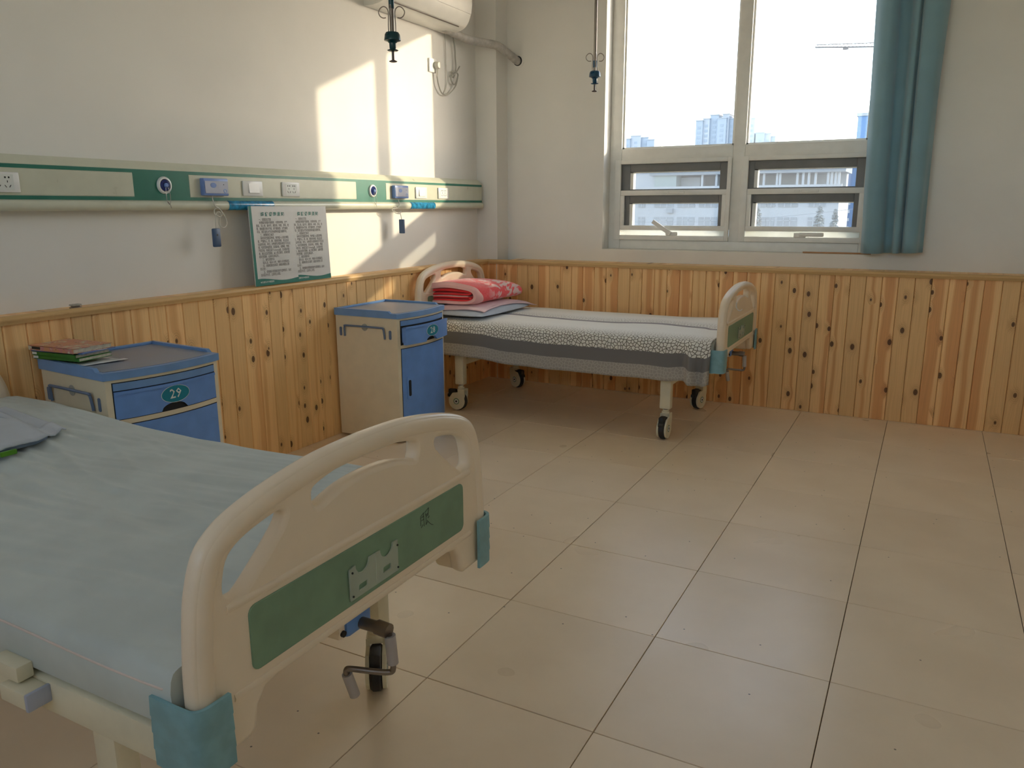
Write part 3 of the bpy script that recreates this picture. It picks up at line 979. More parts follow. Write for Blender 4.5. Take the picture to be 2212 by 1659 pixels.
def make_bed(yc, rots, detail, label, head, bracket):
    bed = empty('hospital_bed', (0, yc, 0))
    tag(bed, label, 'bed', 'cream hospital beds with moulded ends')
    fr = MB()
    for s in (-1, 1):
        fr.rbox(.15, 2.055, s * .425 - .02, s * .425 + .02, .405, .470, .006)
    for xx in (.18, .43, .80, 1.20, 1.787, 1.96):
        fr.rbox(xx - .02, xx + .02, -.41, .41, .432, .464, .004)
    fr.rbox(.17, 2.04, -.42, .42, .466, .472, .002)
    fr.build('frame', M['bed_steel'], bed, 40)
    for xx, s, r in ((.43, -1, rots[0]), (.43, 1, rots[1]), (1.787, -1, rots[2]), (1.787, 1, rots[3])):
        ly = s * .38
        MB().rbox(xx - .031, xx + .031, ly - .024, ly + .024, .172, .41, .006).build('leg', M['bed_steel'], bed, 40)
        caster(bed, xx, ly, r)
    for xx in (.43, 1.787):
        MB().rbox(xx - .015, xx + .015, -.36, .36, .295, .335, .004).build('cross_bar', M['bed_steel'], bed, 40)
    fb = end_board('footboard', 0.0, 2.082, 1, bed, detail)
    end_board('headboard', head[0], head[1], 1, bed, False)
    for (xx, sx) in ((2.082, 1), (.138, -1)):
        for s in (-1, 1):
            path = [(xx - sx * .078, s * .453), (xx - sx * .05, s * .455), (xx + sx * .0, s * .456), (xx + sx * .018, s * .453), (xx + sx * .029, s * .441), (xx + sx * .032, s * .42), (xx + sx * .032, s * .388)]
            bp = cat_rom([(p[0], p[1], 0) for p in path], 4)
            out = MB()
            zs = [.413, .440, .444, .470, .474, .500, .504, .537]
            dep = [0, 0, .0016, 0, .0016, 0, .0016, 0]
            ctr = Vector((xx - sx * .06, s * .38, 0))
            rows_o, rows_i = [], []
            for z, dp in zip(zs, dep):
                ro_, ri_ = [], []
                for i, p in enumerate(bp):
                    t = (bp[min(i + 1, len(bp) - 1)] - bp[max(i - 1, 0)]).normalized()
                    n_ = Vector((t.y, -t.x, 0))
                    if n_.dot(p - ctr) < 0:
                        n_ = -n_
                    ro_.append((p.x + n_.x * dp, p.y + n_.y * dp, z))
                    ri_.append((p.x - n_.x * .007, p.y - n_.y * .007, z))
                rows_o.append(ro_)
                rows_i.append(ri_)
            n0 = len(bp)
            full = [ro_ + ri_[::-1] + [ro_[0]] for ro_, ri_ in zip(rows_o, rows_i)]
            out.grid(full)
            for e in (0, len(zs) - 1):
                out.grid([rows_o[e], rows_i[e]])
            out.build('corner_bumper', M['bumper'], bed, 30)
    # folding crank under the footboard
    ck = MB().rbox(2.005, 2.058, -.045, .035, .432, .476, .010).build('crank_box', M['blue'], bed, 40)
    MB().rbox(2.0, 2.052, -.062, -.042, .434, .470, .006).build('crank_bracket', M['bed_plastic'], ck, 40)
    MB().lathe([(.007, 0), (.007, .006)], (2.05, -.052, .448), 10, 'X').build('bolt', M['rubber'], ck)
    cr_ = MB().tube([(2.055, 0, .448), (2.118, 0, .449)], .0125, 12).tube([(2.098, 0, .449), (2.128, 0, .447)], .0155, 12)
    cr_.tube(cat_rom([(2.128, 0, .44), (2.131, .004, .385), (2.131, .004, .362), (2.124, .003, .352), (2.10, -.012, .354), (2.052, -.034, .359), (2.042, -.036, .354), (2.041, -.034, .342), (2.046, -.022, .292)], 5), .0062, 10)
    cro = cr_.build('crank_handle', M['dark_steel'], bed, 40)
    MB().tube([(2.1285, .001, .438), (2.131, .004, .374)], .0118, 12).build('grip', M['grip'], cro, 40)
    MB().tube([(2.041, -.034, .344), (2.047, -.020, .288)], .0112, 12).build('grip', M['grip'], cro, 40)
    if not bracket:
        return bed, fb
    MB().rbox(1.64, 1.715, -.487, -.445, .434, .466, .004).rbox(1.60, 1.68, -.475, -.445, .47, .50, .003).build('guard_rail_bracket', M['bed_steel'], bed, 40)
    MB().rbox(1.7152, 1.724, -.488, -.444, .433, .467, .003).build('bracket_cap', M['call_grey'], bed, 40)
    return bed, fb


bed_far, fb_far = make_bed(-.757, (PI * .02, PI * .86, PI * .5, PI * .42), True, 'cream hospital bed with patterned sheet standing in the corner under the window', (.067, .138), False)
bed_near, fb_near = make_bed(-4.17, (.6, 2.0, 2.4, PI * .69), True, 'cream hospital bed with blue-grey mattress and a handwritten mark on its green foot panel', (-.055, .110), True)
STROKES = [[(0.1591, 0.6296), (0.1595, 0.6091)], [(0.1591, 0.6305), (0.1713, 0.6359), (0.1717, 0.6204), (0.1724, 0.6042)],
           [(0.1627, 0.6274), (0.1709, 0.6279)], [(0.1623, 0.6203), (0.1706, 0.6208)], [(0.1607, 0.6045), (0.1654, 0.6073), (0.1678, 0.6096)],
           [(0.175, 0.6346), (0.1906, 0.6409), (0.1885, 0.6302), (0.1874, 0.6237)], [(0.1783, 0.6316), (0.1798, 0.6242), (0.1789, 0.6049)],
           [(0.18, 0.6274), (0.1877, 0.6291)], [(0.1806, 0.6239), (0.1875, 0.6255)], [(0.1781, 0.6052), (0.182, 0.6074), (0.1852, 0.6103)],
           [(0.1927, 0.6209), (0.1871, 0.6179)], [(0.1839, 0.614), (0.1926, 0.6044), (0.2001, 0.5981), (0.207, 0.5946)]]
hw = MB()
for s in STROKES:
    hw.tube([(2.1018, a, b_) for a, b_ in s], .0006, 5)
hw.build('handwriting', M['ink'], fb_near)
hk = MB().tube(cat_rom([(2.101, -.17, .752), (2.104, -.17, .735), (2.112, -.168, .722), (2.124, -.16, .720), (2.13, -.15, .728)], 5), .0025, 6)
hk.rbox(2.098, 2.104, -.176, -.164, .735, .765, .002).build('bag_hook', M['white'], fb_far, 40)

# ------------------------------------------------------------------ mattress with fitted cover (near bed)


def n3(x, y, z=0.0):
    return noise.noise(Vector((x, y, z)))


def super_mattress(x0, x1, y0, y1, zb, topf, nx, ny, r=.03):
    """closed slab: grid over the top, rounded edges, side walls"""
    mb = MB()
    rows_ = []
    ys = [(y1, zb), (y1 + .004, zb + .03)]
    NYT = ny
    for i in range(nx + 1):
        x = x0 + (x1 - x0) * i / nx
        row = [(x, y1 - .01, zb), (x, y1, zb + .012), (x, y1 + .003, topf(x, y1)[1] - .012)]
        for j in range(NYT + 1):
            yy = y1 + (y0 - y1) * j / NYT
            e = min(yy - y0, y1 - yy)
            z = topf(x, yy)[0]
            if e < r:
                z -= r * .55 * (1 - math.sqrt(max(0, 1 - ((r - e) / r) ** 2)))
            row.append((x, yy, z))
        row += [(x, y0 - .003, topf(x, y0)[1] - .012), (x, y0, zb + .012), (x, y0 + .01, zb)]
        rows_.append(row)
    mb.grid(rows_)
    n = len(rows_[0])
    mb.add(rows_[0], [tuple(range(n))])
    mb.add(rows_[-1], [tuple(range(n))[::-1]])
    mb.grid([[r_[0] for r_ in rows_], [r_[-1] for r_ in rows_]])
    return mb


def top29(x, y):
    yy = (y + 4.17)
    b0 = .585 + .012 * sstep(1.2, 1.9, x) + .03 * sstep(.95, .35, x)
    crown = .012 * (1 - (yy / .45) ** 2)
    tilt = .012 * yy / .45
    wr = 0.0
    w = x * .32
    ph = yy * 9 + 2.2 * n3(x * .8, yy * 2.4, 3.1) + w
    wr += .0042 * n3(x * 1.1, ph * 1.3, 0.4)
    a = n3(x * 1.5 + 3, yy * 16 + x * 2.0 + 1.6 * n3(x * 2, yy * 3, 8.0), 1.7)
    wr += .0090 * (1 - abs(a) * 2.2) * (.35 + .65 * sstep(2.0, .6, x))
    a2 = n3(x * 2.6 + 7, yy * 34 - x * 3.0, 4.7)
    wr += .0048 * (1 - abs(a2) * 2)
    wr *= .3 + .7 * sstep(.44, .30, abs(yy))
    return b0 + crown + tilt + wr, .562 + .006 * sstep(1.2, .3, x)


mt = super_mattress(.175, 2.05, -4.615, -3.725, .474, top29, 200, 170).build('mattress', M['cover'], None, 180)
tag(mt, 'blue-grey fitted mattress with rumpled cover on the bed with the handwritten mark', 'mattress')
pp = []
for i in range(40):
    x = .2 + (2.03 - .2) * i / 39
    pp.append((x, -4.6175, .556 + .004 * math.sin(x * 9)))
pp += [(2.045, -4.605, .556), (2.053, -4.58, .556), (2.054, -4.5, .557)]
MB().tube(pp, .0022, 6).build('piping', M['piping'], mt, 180)
MB().tube([(x_, -3.7225, .562 + .004 * math.sin(x_ * 7)) for x_ in [.2 + 1.83 * i / 30 for i in range(31)]], .0022, 6).build('piping', M['piping'], mt, 180)

# folded garment lying on it
gm = empty('folded_garment', (.6, -4.05, .62))
tag(gm, 'folded blue-grey garment with a small green tag lying on the rumpled mattress', 'garment')
inv = Matrix.Translation((-.6, 4.05, -.62))


def sheet_on(poly_rows, mat, name, parent, thick, inv_):
    o = MB().grid(poly_rows).build(name, mat, parent, 180)
    o.matrix_parent_inverse = inv_
    m_ = o.modifiers.new('solid', 'SOLIDIFY')
    m_.thickness = thick
    m_.offset = 1
    return o


def quad_rows(c00, c01, c10, c11, zf, n=14, nz=14):
    rr = []
    for i in range(n + 1):
        u = i / n
        row = []
        for j in range(nz + 1):
            v = j / nz
            p = (Vector(c00) * (1 - u) + Vector(c10) * u) * (1 - v) + (Vector(c01) * (1 - u) + Vector(c11) * u) * v
            row.append((p.x, p.y, zf(p.x, p.y, u, v)))
        rr.append(row)
    return rr


for li, dz in enumerate((.0, .006, .012)):
    sh_ = .012 * (2 - li)
    sheet_on(quad_rows((.30 + sh_, -4.33, 0), (.46, -3.95, 0), (.83 - sh_ * .3, -4.19 - sh_, 0), (.795 - sh_ * .5, -4.015, 0),
                       lambda x, y, u, v, dz=dz: top29(x, y)[0] * .3 + .7 * .625 + .004 + dz + .003 * math.sin(7 * u + 5 * v)), M['garment'] if li == 2 else M['garment_edge'], 'garment_layer', gm, .0045, inv)
sheet_on(quad_rows((.36, -3.97, 0), (.40, -3.90, 0), (.70, -4.00, 0), (.695, -3.935, 0), lambda x, y, u, v: top29(x, y)[0] + .006 + .004 * math.sin(9 * v)), M['garment'], 'garment_sleeve', gm, .006, inv)
sheet_on(quad_rows((.69, -4.00, 0), (.665, -3.925, 0), (.775, -4.02, 0), (.75, -3.935, 0), lambda x, y, u, v: top29(x, y)[0] + .012 + .002 * math.sin(9 * v), 6, 6), M['garment'], 'garment_waistband', gm, .004, inv)
g_ = MB().rbox(.822, .832, -4.172, -4.128, .620, .634, .002).build('care_tag', M['tag_green'], gm)
g_.matrix_parent_inverse = inv

# ------------------------------------------------------------------ far bed: mattress, printed sheet, pillow, quilt
YB = -.757


def top28(x, y):
    yy = y - YB
    return .578 + .012 * (1 - (yy / .45) ** 2) + .003 * n3(x * 3, yy * 7, 2) + .010 * sstep(1.6, 2.0, x) * sstep(-.1, .35, yy), .555


m2 = super_mattress(.175, 2.05, YB - .445, YB + .445, .474, lambda x, y: (top28(x, y)[0] - .006, .552), 40, 30).build('mattress', M['cover'], None, 180)
tag(m2, 'mattress hidden under the patterned sheet on the bed in the corner', 'mattress')


def build_sheet():
    nx, x0, x1 = 150, .20, 2.045
    rows_, uvs = [], []
    for i in range(nx + 1):
        x = x0 + (x1 - x0) * i / nx
        t = (x - x0) / (x1 - x0)
        hem = .352 + .010 * sstep(1.8, 1.9, x) - .022 * math.exp(-((x - 1.99) / .05) ** 2) + .012 * n3(x * 4, 1.0) + .035 * sstep(1.0, .2, x)
        fold = math.exp(-((x - 1.945) / .026) ** 2) * .060 - math.exp(-((x - 1.90) / .022) ** 2) * .012 - math.exp(-((x - 1.985) / .018) ** 2) * .010 + math.exp(-((x - 2.02) / .018) ** 2) * .035 + .010 * math.exp(-((x - 1.45) / .06) ** 2)
        prof = []
        # near side, from hem upwards
        for k in range(15):
            u = k / 14
            z = hem + (.562 - hem) * u
            out = .012 + .012 * (1 - u) + fold * (1 - u ** 2) + .004 * n3(x * 9, z * 14, 5) + .003 * n3(x * 30, z * 3, 2) * (1 - u)
            yy = YB - .4565 - out
            prof.append((x, yy, z))
        zt = lambda y_: top28(x, y_)[0] + .0045 + .0035 * n3(x * 2.2, y_ * 11 + x * 1.3, 9) + .006 * max(0, n3(x * 5, y_ * 6, 3)) * sstep(1.7, 2.0, x)
        for k in range(5):
            a = PI / 2 * k / 4
            prof.append((x, YB - .4535 + .03 * (1 - math.cos(a)) - .012 * (1 - k / 4), .566 + .020 * math.sin(a) * .9))
        for k in range(1, 43):
            y_ = YB - .42 + (.86) * k / 42
            prof.append((x, y_, zt(y_)))
        prof += [(x, YB + .454, .572), (x, YB + .4585, .55), (x, YB + .46, .50)]
        rows_.append(prof)
        L = [0]
        for k in range(1, len(prof)):
            L.append(L[-1] + (Vector(prof[k]) - Vector(prof[k - 1])).length)
        shift = .014 * math.sin(x * 6 + 1) + .05 * n3(x * 2.2, 8)
        uvs.append([(x + .02 * n3(x * 3, l * 5), l + (shift * sstep(.4, .6, l))) for l in L])
    mb = MB().grid(rows_)
    me = bpy.data.meshes.new('bed_sheet')
    me.from_pydata(mb.v, [], mb.f)
    uvl = me.uv_layers.new(name='sheet')
    flat = [q for r_ in uvs for q in r_]
    for lp in me.loops:
        uvl.data[lp.index].uv = flat[lp.vertex_index]
    for p in me.polygons:
        p.use_smooth = True
    o = link('bed_sheet', me, None, M['sheet'])
    md_ = o.modifiers.new('solid', 'SOLIDIFY')
    md_.thickness = .002
    md_.offset = 1
    return o


tag(build_sheet(), 'white printed bed sheet with grey stripe and cell pattern draped over the corner bed', 'bed sheet')


def cushion(cx, cy, lx, ly, z0, h, n=28, ex=3.0, sag=None, top_only=False):
    rows_t, rows_b = [], []
    for i in range(n + 1):
        u = -1 + 2 * i / n
        rt, rb = [], []
        for j in range(n + 1):
            v = -1 + 2 * j / n
            e = max(0, (1 - abs(u) ** ex) * (1 - abs(v) ** ex)) ** .45
            x, y = cx + u * lx / 2 * (1 - .05 * v * v), cy + v * ly / 2 * (1 - .05 * u * u)
            w = .006 * n3(x * 9, y * 9, 4) * e
            rt.append((x, y, z0 + h * .28 + h * .72 * e + w))
            rb.append((x, y, z0 + h * .28 * (1 - e)))
        rows_t.append(rt)
        rows_b.append(rb)
    mb = MB().grid(rows_t)
    if not top_only:
        mb.grid([r_[::-1] for r_ in rows_b])
    return mb


pl = cushion(.385, -.79, .42, .70, .600, .062).build('pillow', M['pillow'], None, 180)
tag(pl, 'flat pale blue pillow beneath the pink towel and folded quilt', 'pillow')
tw_rows = []
for i in range(31):
    u = i / 30
    row = []
    for j in range(31):
        v = j / 30
        x = .19 + .395 * u + .03 * (v - .2) * u - .03 * math.sin(v * PI) * (u > .9)
        y = -1.135 + .72 * v + .03 * u * (1 - v) + .02 * u
        uu, vv = (x - .385) / .21, (y + .79) / .35
        e = max(0, (1 - min(1, abs(uu)) ** 3) * (1 - min(1, abs(vv)) ** 3)) ** .45
        zt = .600 + .062 * (.28 + .72 * e)
        over = max(0, max(abs(uu), abs(vv)) - 1)
        z = max(zt - over * .10, .606) + .006 + .003 * n3(x * 14, y * 14, 1)
        row.append((x, y, z))
    tw_rows.append(row)
tw = MB().grid(tw_rows).build('pillow_towel', M['towel'], None, 180)
md = tw.modifiers.new('solid', 'SOLIDIFY')
md.thickness = .003
md.offset = 1
tag(tw, 'pale pink pillow towel spread between the pillow and the red quilt', 'towel')

qr = empty('folded_quilt', (.33, -.72, .67))
tag(qr, 'folded coral red quilt with pale floral pattern on top of the pillow', 'quilt')
qinv = Matrix.Translation((-.33, .72, -.67))


def strip_sheet(prof, y0, y1, th, ny=22, sagf=None, hem=None):
    """sheet of thickness th along a profile in X-Z, extruded in Y"""
    P = cat_rom([(p[0], 0, p[1]) for p in prof], 6)
    outer, inner = [], []
    for i, p in enumerate(P):
        t = (P[min(i + 1, len(P) - 1)] - P[max(i - 1, 0)]).normalized()
        n_ = Vector((-t.z, 0, t.x))
        outer.append(p + n_ * th / 2)
        inner.append(p - n_ * th / 2)
    ring = outer + inner[::-1]
    rows_ = []
    for k in range(ny + 1):
        v = k / ny
        y = y0 + (y1 - y0) * v
        e = 1 - .18 * (abs(2 * v - 1) ** 5)
        row = []
        for p in ring:
            zc = .675
            dy = .012 * n3(p.x * 6, v * 2, 7) if v < .5 else 0
            wz = .008 * n3(p.x * 5, y * 5, 2)
            tw_ = -.05 * (v - .5) * ((p.z - zc) / .1) * .3
            row.append((p.x + .04 * v * (1 - v) * 0 + tw_ + .045 * v - .02, y + dy, zc + (p.z - zc) * e * (1 - .12 * v) + wz))
        row.append(row[0])
        rows_.append(row)
    mb = MB().grid(rows_)
    n = len(ring)
    half = len(outer)
    for rr in (rows_[0], rows_[-1]):
        o_, i_ = rr[:half], rr[half:n][::-1]
        mb.grid([o_, i_])
    return mb


outer_prof = [(.16, .682), (.28, .680), (.42, .682), (.482, .704), (.495, .738), (.472, .776), (.40, .796), (.28, .808), (.17, .800), (.13, .786)]
o = strip_sheet(outer_prof, -1.0, -.46, .020).build('outer_fold', M['quilt'], qr, 60)
o.matrix_parent_inverse = qinv
o = strip_sheet(outer_prof, -1.035, -1.0, .021, 3).build('hem', M['quilt_hem'], qr, 60)
o.matrix_parent_inverse = qinv
for pr in ([(.15, .700), (.30, .699), (.44, .702), (.458, .712), (.44, .722), (.30, .722), (.15, .720)],
           [(.15, .744), (.30, .747), (.43, .748), (.455, .758), (.43, .769), (.30, .776), (.15, .772)]):
    o = strip_sheet(pr, -1.022, -.48, .013).build('inner_fold', M['quilt_red'], qr, 60)
    o.matrix_parent_inverse = qinv
o = strip_sheet([(.15, .729), (.30, .731), (.44, .732)], -1.03, -.5, .006, 6).build('inner_layer', M['quilt_hem'], qr, 60)
o.matrix_parent_inverse = qinv

# ------------------------------------------------------------------ bedside cabinets


def front_x(y, extra=0.0, hw=.233):
    return .200 + .036 * (1 - (y / hw) ** 2) + extra


def plan(hw, xb, extra, n=14, ch=.012):
    pts = [(xb, -hw), (xb, hw)]
    for k in range(n + 1):
        y = hw - 2 * hw * k / n
        pts.append((front_x(y * .98, extra, hw), y))
    return pts


def curved_panel(y0, y1, zbot, ztop, x_off, th, n=28):
    """panel following the bowed front; zbot / ztop are functions of y"""
    F, B = [], []
    for k in range(n + 1):
        y = y0 + (y1 - y0) * k / n
        xf = front_x(y, x_off)
        F.append([(xf, y, zbot(y)), (xf, y, ztop(y))])
        B.append([(xf - th, y, zbot(y)), (xf - th, y, ztop(y))])
    mb = MB()
    ring = [[f_[0], f_[1], b_[1], b_[0], f_[0]] for f_, b_ in zip(F, B)]
    mb.grid(ring)
    for e in (0, -1):
        mb.add(ring[e][:4], [(0, 1, 2, 3)])
    return mb


def make_cabinet(loc, rz, num, pulled, label):
    c = empty('bedside_cabinet', loc, rz)
    tag(c, label, 'cabinet', 'blue and cream bedside cabinets')
    body = MB().prism(plan(.228, -.22, 0.0), .012, .706, 'Z')
    bo = body.build('body', M['cab_cream'], c, 30)
    for (xx, yy) in ((-.17, -.18), (-.17, .18), (.15, -.18), (.15, .18)):
        MB().lathe([(.018, 0), (.018, .0125)], (xx, yy, 0), 12).build('foot', M['rubber'], c)
    # top tray with raised rim, lower at the front corners
    hw, xb = .236, -.222
    tr = MB()
    pl_ = plan(hw, xb, .006, 18)
    tr.prism(pl_, .700, .727, 'Z')
    for s in (-1, 1):
        y0, y1 = sorted((s * hw, s * (hw - .016)))
        tr.prism([(xb, .727), (.150, .727), (.165, .727), (.150, .7395), (xb, .7395)], y0, y1, 'Y')
    tr.rbox(xb, xb + .016, -hw, hw, .727, .7395, .003)
    to = tr.build('top_tray', M['tray_blue'], c, 30)
    ins = [(x_ * .0 + max(xb + .017, min(x_, 9)), y_) for x_, y_ in plan(hw - .017, xb + .017, -.016, 18)]
    MB().prism(ins, .727, .7285, 'Z').build('tray_surface', M['tray_top'], to)
    # pull-out board, drawer, door
    pb = curved_panel(-.205, .205, lambda y: .660, lambda y: .686, .004, .02)
    pb.build('pull_out_board', M['tray_blue'], c, 30)
    gp = curved_panel(-.207, .207, lambda y: .652, lambda y: .660, .001, .01)
    gp.build('shadow_gap', M['dark'], c)  # dark strip, the shade of the groove put in as colour

    def notch(y):
        d_ = (y - .005) / .052
        return .556 + (.026 * math.sqrt(max(0, 1 - d_ * d_)) if abs(d_) < 1 else 0)
    dr = curved_panel(-.205, .205, notch, lambda y: .653, .004 + pulled, .018, 60)
    lip = curved_panel(-.205, .205, lambda y: .645, lambda y: .656, .008 + pulled, .008)
    dr.add(lip.v, lip.f)
    do = dr.build('drawer', M['blue'], c, 30)
    bx = MB()
    if pulled > 0:
        bx.box(-.1, .19 + pulled, -.198, -.190, .565, .648).box(-.1, .19 + pulled, .190, .198, .565, .648).box(-.1, .19 + pulled, -.198, .198, .565, .570)
        bx.build('drawer_box', M['blue'], do)
    nk = curved_panel(-.05, .06, lambda y: .557, notch, .0015, .003, 20)
    nk.build('finger_recess', M['dark'], c)
    dp = curved_panel(-.205, .205, lambda y: .045, lambda y: .532, .004, .018, 30)
    dd = dp.build('door', M['blue'], c, 30)
    seam = curved_panel(-.208, .208, lambda y: .042, lambda y: .535, .0008, .004, 30)
    seam.build('door_seam', M['dark'], c)
    seam = curved_panel(-.208, .208, lambda y: .553, lambda y: .689, .0008, .004, 30)
    seam.build('drawer_seam', M['dark'], c)
    hx = front_x(-.155, .004)
    ang = math.atan(2 * .036 * .155 / .233 ** 2)
    mat_h = Matrix.Translation((hx, -.158, .308)) @ Matrix.Rotation(-ang, 4, 'Z') @ basis((0, 1, 0), (0, 0, 1), (1, 0, 0))
    hp = plate([rrect(.040, .128, .012, 5), rrect(.019, .092, .0094, 6)], .005, .0015, mat_h, 1)
    ho = link('handle', hp, dd, M['blue'])
    hp = plate([rrect(.019, .092, .0094, 6)], .002, .0005, Matrix.Translation((.0012, 0, 0)) @ mat_h, 1)
    link('handle_recess', hp, ho, M['dark'])
    # oval number plate
    nx_ = front_x(.015, .004 + pulled) + .0008
    nm = Matrix.Translation((nx_, .012, .613)) @ basis((0, 1, 0), (0, 0, 1), (1, 0, 0))
    e_ = plate([ellipse(.057, .031)], .0016, .0004, nm, 1)
    eo = link('number_plate', e_, do, M['teal'])
    rim_ = plate([ellipse(.0585, .0325), ellipse(.0568, .0308)], .0018, .0003, nm, 1)
    link('plate_rim', rim_, eo, M['print_white'])
    tm = text_mesh(num, .050, Matrix.Translation((.0013, 0, 0)) @ nm, 'CENTER', 1.0, offset=.0004)
    link('number', tm, eo, M['print_white'])
    # towel rail with slots on the flank
    ys = -.2285
    rl = MB().tube(cat_rom([(-.155, ys - .006, .585), (-.152, ys - .010, .630), (-.145, ys - .012, .643), (-.13, ys - .012, .646), (.10, ys - .012, .646), (.115, ys - .012, .643), (.120, ys - .010, .630), (.122, ys - .006, .585)], 5), .0055, 8)
    rl.build('towel_rail', M['cab_rail'], c, 40)
    for xx in (-.186, .155):
        sl = plate([rrect(.017, .050, .007, 4, xx, .609)], .003, .0008, basis((1, 0, 0), (0, 0, 1), (0, -1, 0), (0, ys - .0006, 0)), 1)
        link('rail_slot', sl, c, M['cab_rail'])
    ds = MB().lathe([(.020, 0), (.020, -.002)], (-.017, ys, .641), 22, 'Y')
    ds.build('cover_disc', M['cord_grey'], c, 40)
    return c


make_cabinet((.322, -1.703, 0), 0.0, '28', .030, 'blue and cream bedside cabinet numbered 28 with its drawer slightly open')
cab29 = make_cabinet((.352, -3.402, 0), math.radians(-5.0), '29', 0.0, 'blue and cream bedside cabinet numbered 29 with books on top')

# books and paper on cabinet 29
BZ = .7300


def book(name, cx, cy, lx, ly, z0, th, rz, cover, label, cat='book', spine=None, tilt=0.0):
    r_ = empty(name, (cx, cy, z0), rz)
    r_.rotation_euler = (0, tilt, rz)
    MB().box(-lx / 2 + .003, lx / 2 - .003, -ly / 2 + .003, ly / 2 - .003, .0016, th - .0016).build('pages', M['pages'], r_)
    cv = MB().box(-lx / 2, lx / 2, -ly / 2, ly / 2, 0, .0015).box(-lx / 2, lx / 2, -ly / 2, ly / 2, th - .0015, th).box(-lx / 2, lx / 2, -ly / 2, -ly / 2 + .0025, 0, th)
    co = cv.build('cover', cover, r_)
    tag(r_, label, cat, 'books stacked on the bedside cabinet')
    return r_, co


rzb = math.radians(7)
pr = quad_rows((.085, -3.622, 0), (.16, -3.46, 0), (.362, -3.615, 0), (.405, -3.455, 0), lambda x, y, u, v: BZ + .0012 + .004 * (u > .8) * v + .011 * sstep(-3.605, -3.625, y), 10, 10)
po = MB().grid(pr).build('paper_sheet', M['paper'], None, 180)
md = po.modifiers.new('solid', 'SOLIDIFY')
md.thickness = .0006
md.offset = 1
tag(po, 'loose white sheet of paper under the stack of books', 'paper')
z0 = BZ + .013
b1, c1_ = book('book', .222, -3.548, .225, .145, z0, .0135, rzb, M['green_book'], 'green-covered book at the bottom of the stack on the cabinet')
b2, c2_ = book('book', .220, -3.552, .225, .147, z0 + .0137, .0135, rzb * .7, M['green_book'], 'green-covered book second from the bottom of the stack')
for co in (c1_, c2_):
    MB().box(-.1127, -.089, -.0743, -.0732, .003, .0115).build('spine_label', M['print_white'], co)
b3, c3_ = book('magazine', .225, -3.545, .245, .150, z0 + .0280, .0045, rzb * 1.3, M['call_blue'], 'thin blue-backed magazine between the green books and the picture cover', 'magazine', tilt=0.0)
MB().box(.04, .1, -.0757, -.0748, .0008, .0042).build('spine_label', M['print_white'], c3_)
b4, c4_ = book('book', .220, -3.553, .240, .162, z0 + .0330, .017, rzb * .55, M['cover_print'], 'thick book with colourful picture cover on top of the stack')
MB().rbox(-.1, -.055, -.0818, -.0808, .004, .014, .0003).build('title', M['ink'], c4_)
bm = MB().box(.095, .128, .010, .050, z0 + .018 - z0, .0195)
bk = bm.build('bookmark_card', M['paper'], b2)

# small metal catch on the ledge
ct = empty('door_catch', (.070, -3.418, .903))
tag(ct, 'small metal door catch lying on the wooden ledge', 'metal catch')
MB().rbox(-.012, .012, -.019, .019, .0, .004, .001).rbox(-.009, .009, -.015, .015, .004, .010, .002).build('catch_base', M['dark_steel'], ct, 40)
MB().rbox(-.012, .012, -.019, .019, .010, .016, .0015).build('catch_body', M['cord_grey'], ct, 40)
MB().tube([(0, .019, .013), (0, .024, .012), (0, .024, .004), (0, .02, .003)], .0018, 6).build('catch_loop', M['steel'], ct, 40)

# ------------------------------------------------------------------ equipment rail on the left wall
RYA, RYB = RY + .05, -.197
rail = empty('bed_head_rail', (0, -2.9, 1.28))
tag(rail, 'cream and green medical equipment rail running along the wall above the bedside cabinets', 'equipment rail')
rinv = Matrix.Translation((0, 2.9, -1.28))


def rp(mb, name, mat, parent=None, smooth=None):
    o = mb.build(name, mat, parent or rail, smooth)
    if parent is None:
        o.matrix_parent_inverse = rinv
    return o


prof = [(0, 1.30), (.052, 1.30), (.056, 1.304), (.056, 1.447), (.050, 1.456), (.030, 1.475), (.022, 1.480), (0, 1.480)]
rp(MB().prism(prof, RYA, RYB, 'Y'), 'rail_body', M['rail_cream'], None, 20)
bp_ = [(0, 1.276), (.045, 1.276)] + [(.055 + .018 * math.cos(a), 1.297 + .021 * math.sin(a)) for a in [math.radians(-90 + 180 * k / 10) for k in range(11)]] + [(0, 1.318)]
rp(MB().prism(bp_, RYA, RYB, 'Y'), 'rail_bumper', M['rail_cream'], None, 40)
for (z0_, z1_) in ((1.4305, 1.4445), (1.3185, 1.3325)):
    rp(MB().box(.0555, .0572, RYA, RYB, z0_, z1_), 'green_stripe', M['rail_green'])
GAS = (-5.843, -4.393, -2.943, -1.493)
edges = [RYA]
for g in GAS:
    rp(MB().box(.0555, .0572, g - .149, g + .133, 1.3325, 1.4305), 'green_block', M['rail_green'])
    edges += [g - .149, g + .133]
edges.append(RYB)
for i in range(0, len(edges), 2):
    rp(MB().rbox(.0555, .0582, edges[i] + .001, edges[i + 1] - .001, 1.3345, 1.4285, .001), 'cover_plate', M['rail_cream'])
for (a, b_) in ((-2.602, -2.314), (-1.117, -.841)):
    pts = [(x_ + .0012 * (1 if x_ > .05 else 0), z_) for x_, z_ in bp_[1:-1]]
    pts = [(x_ + .001, z_ + (.001 if z_ > 1.30 else -.001)) for x_, z_ in pts]
    rp(MB().prism(pts, a, b_, 'Y'), 'blue_film', M['film'], None, 40)


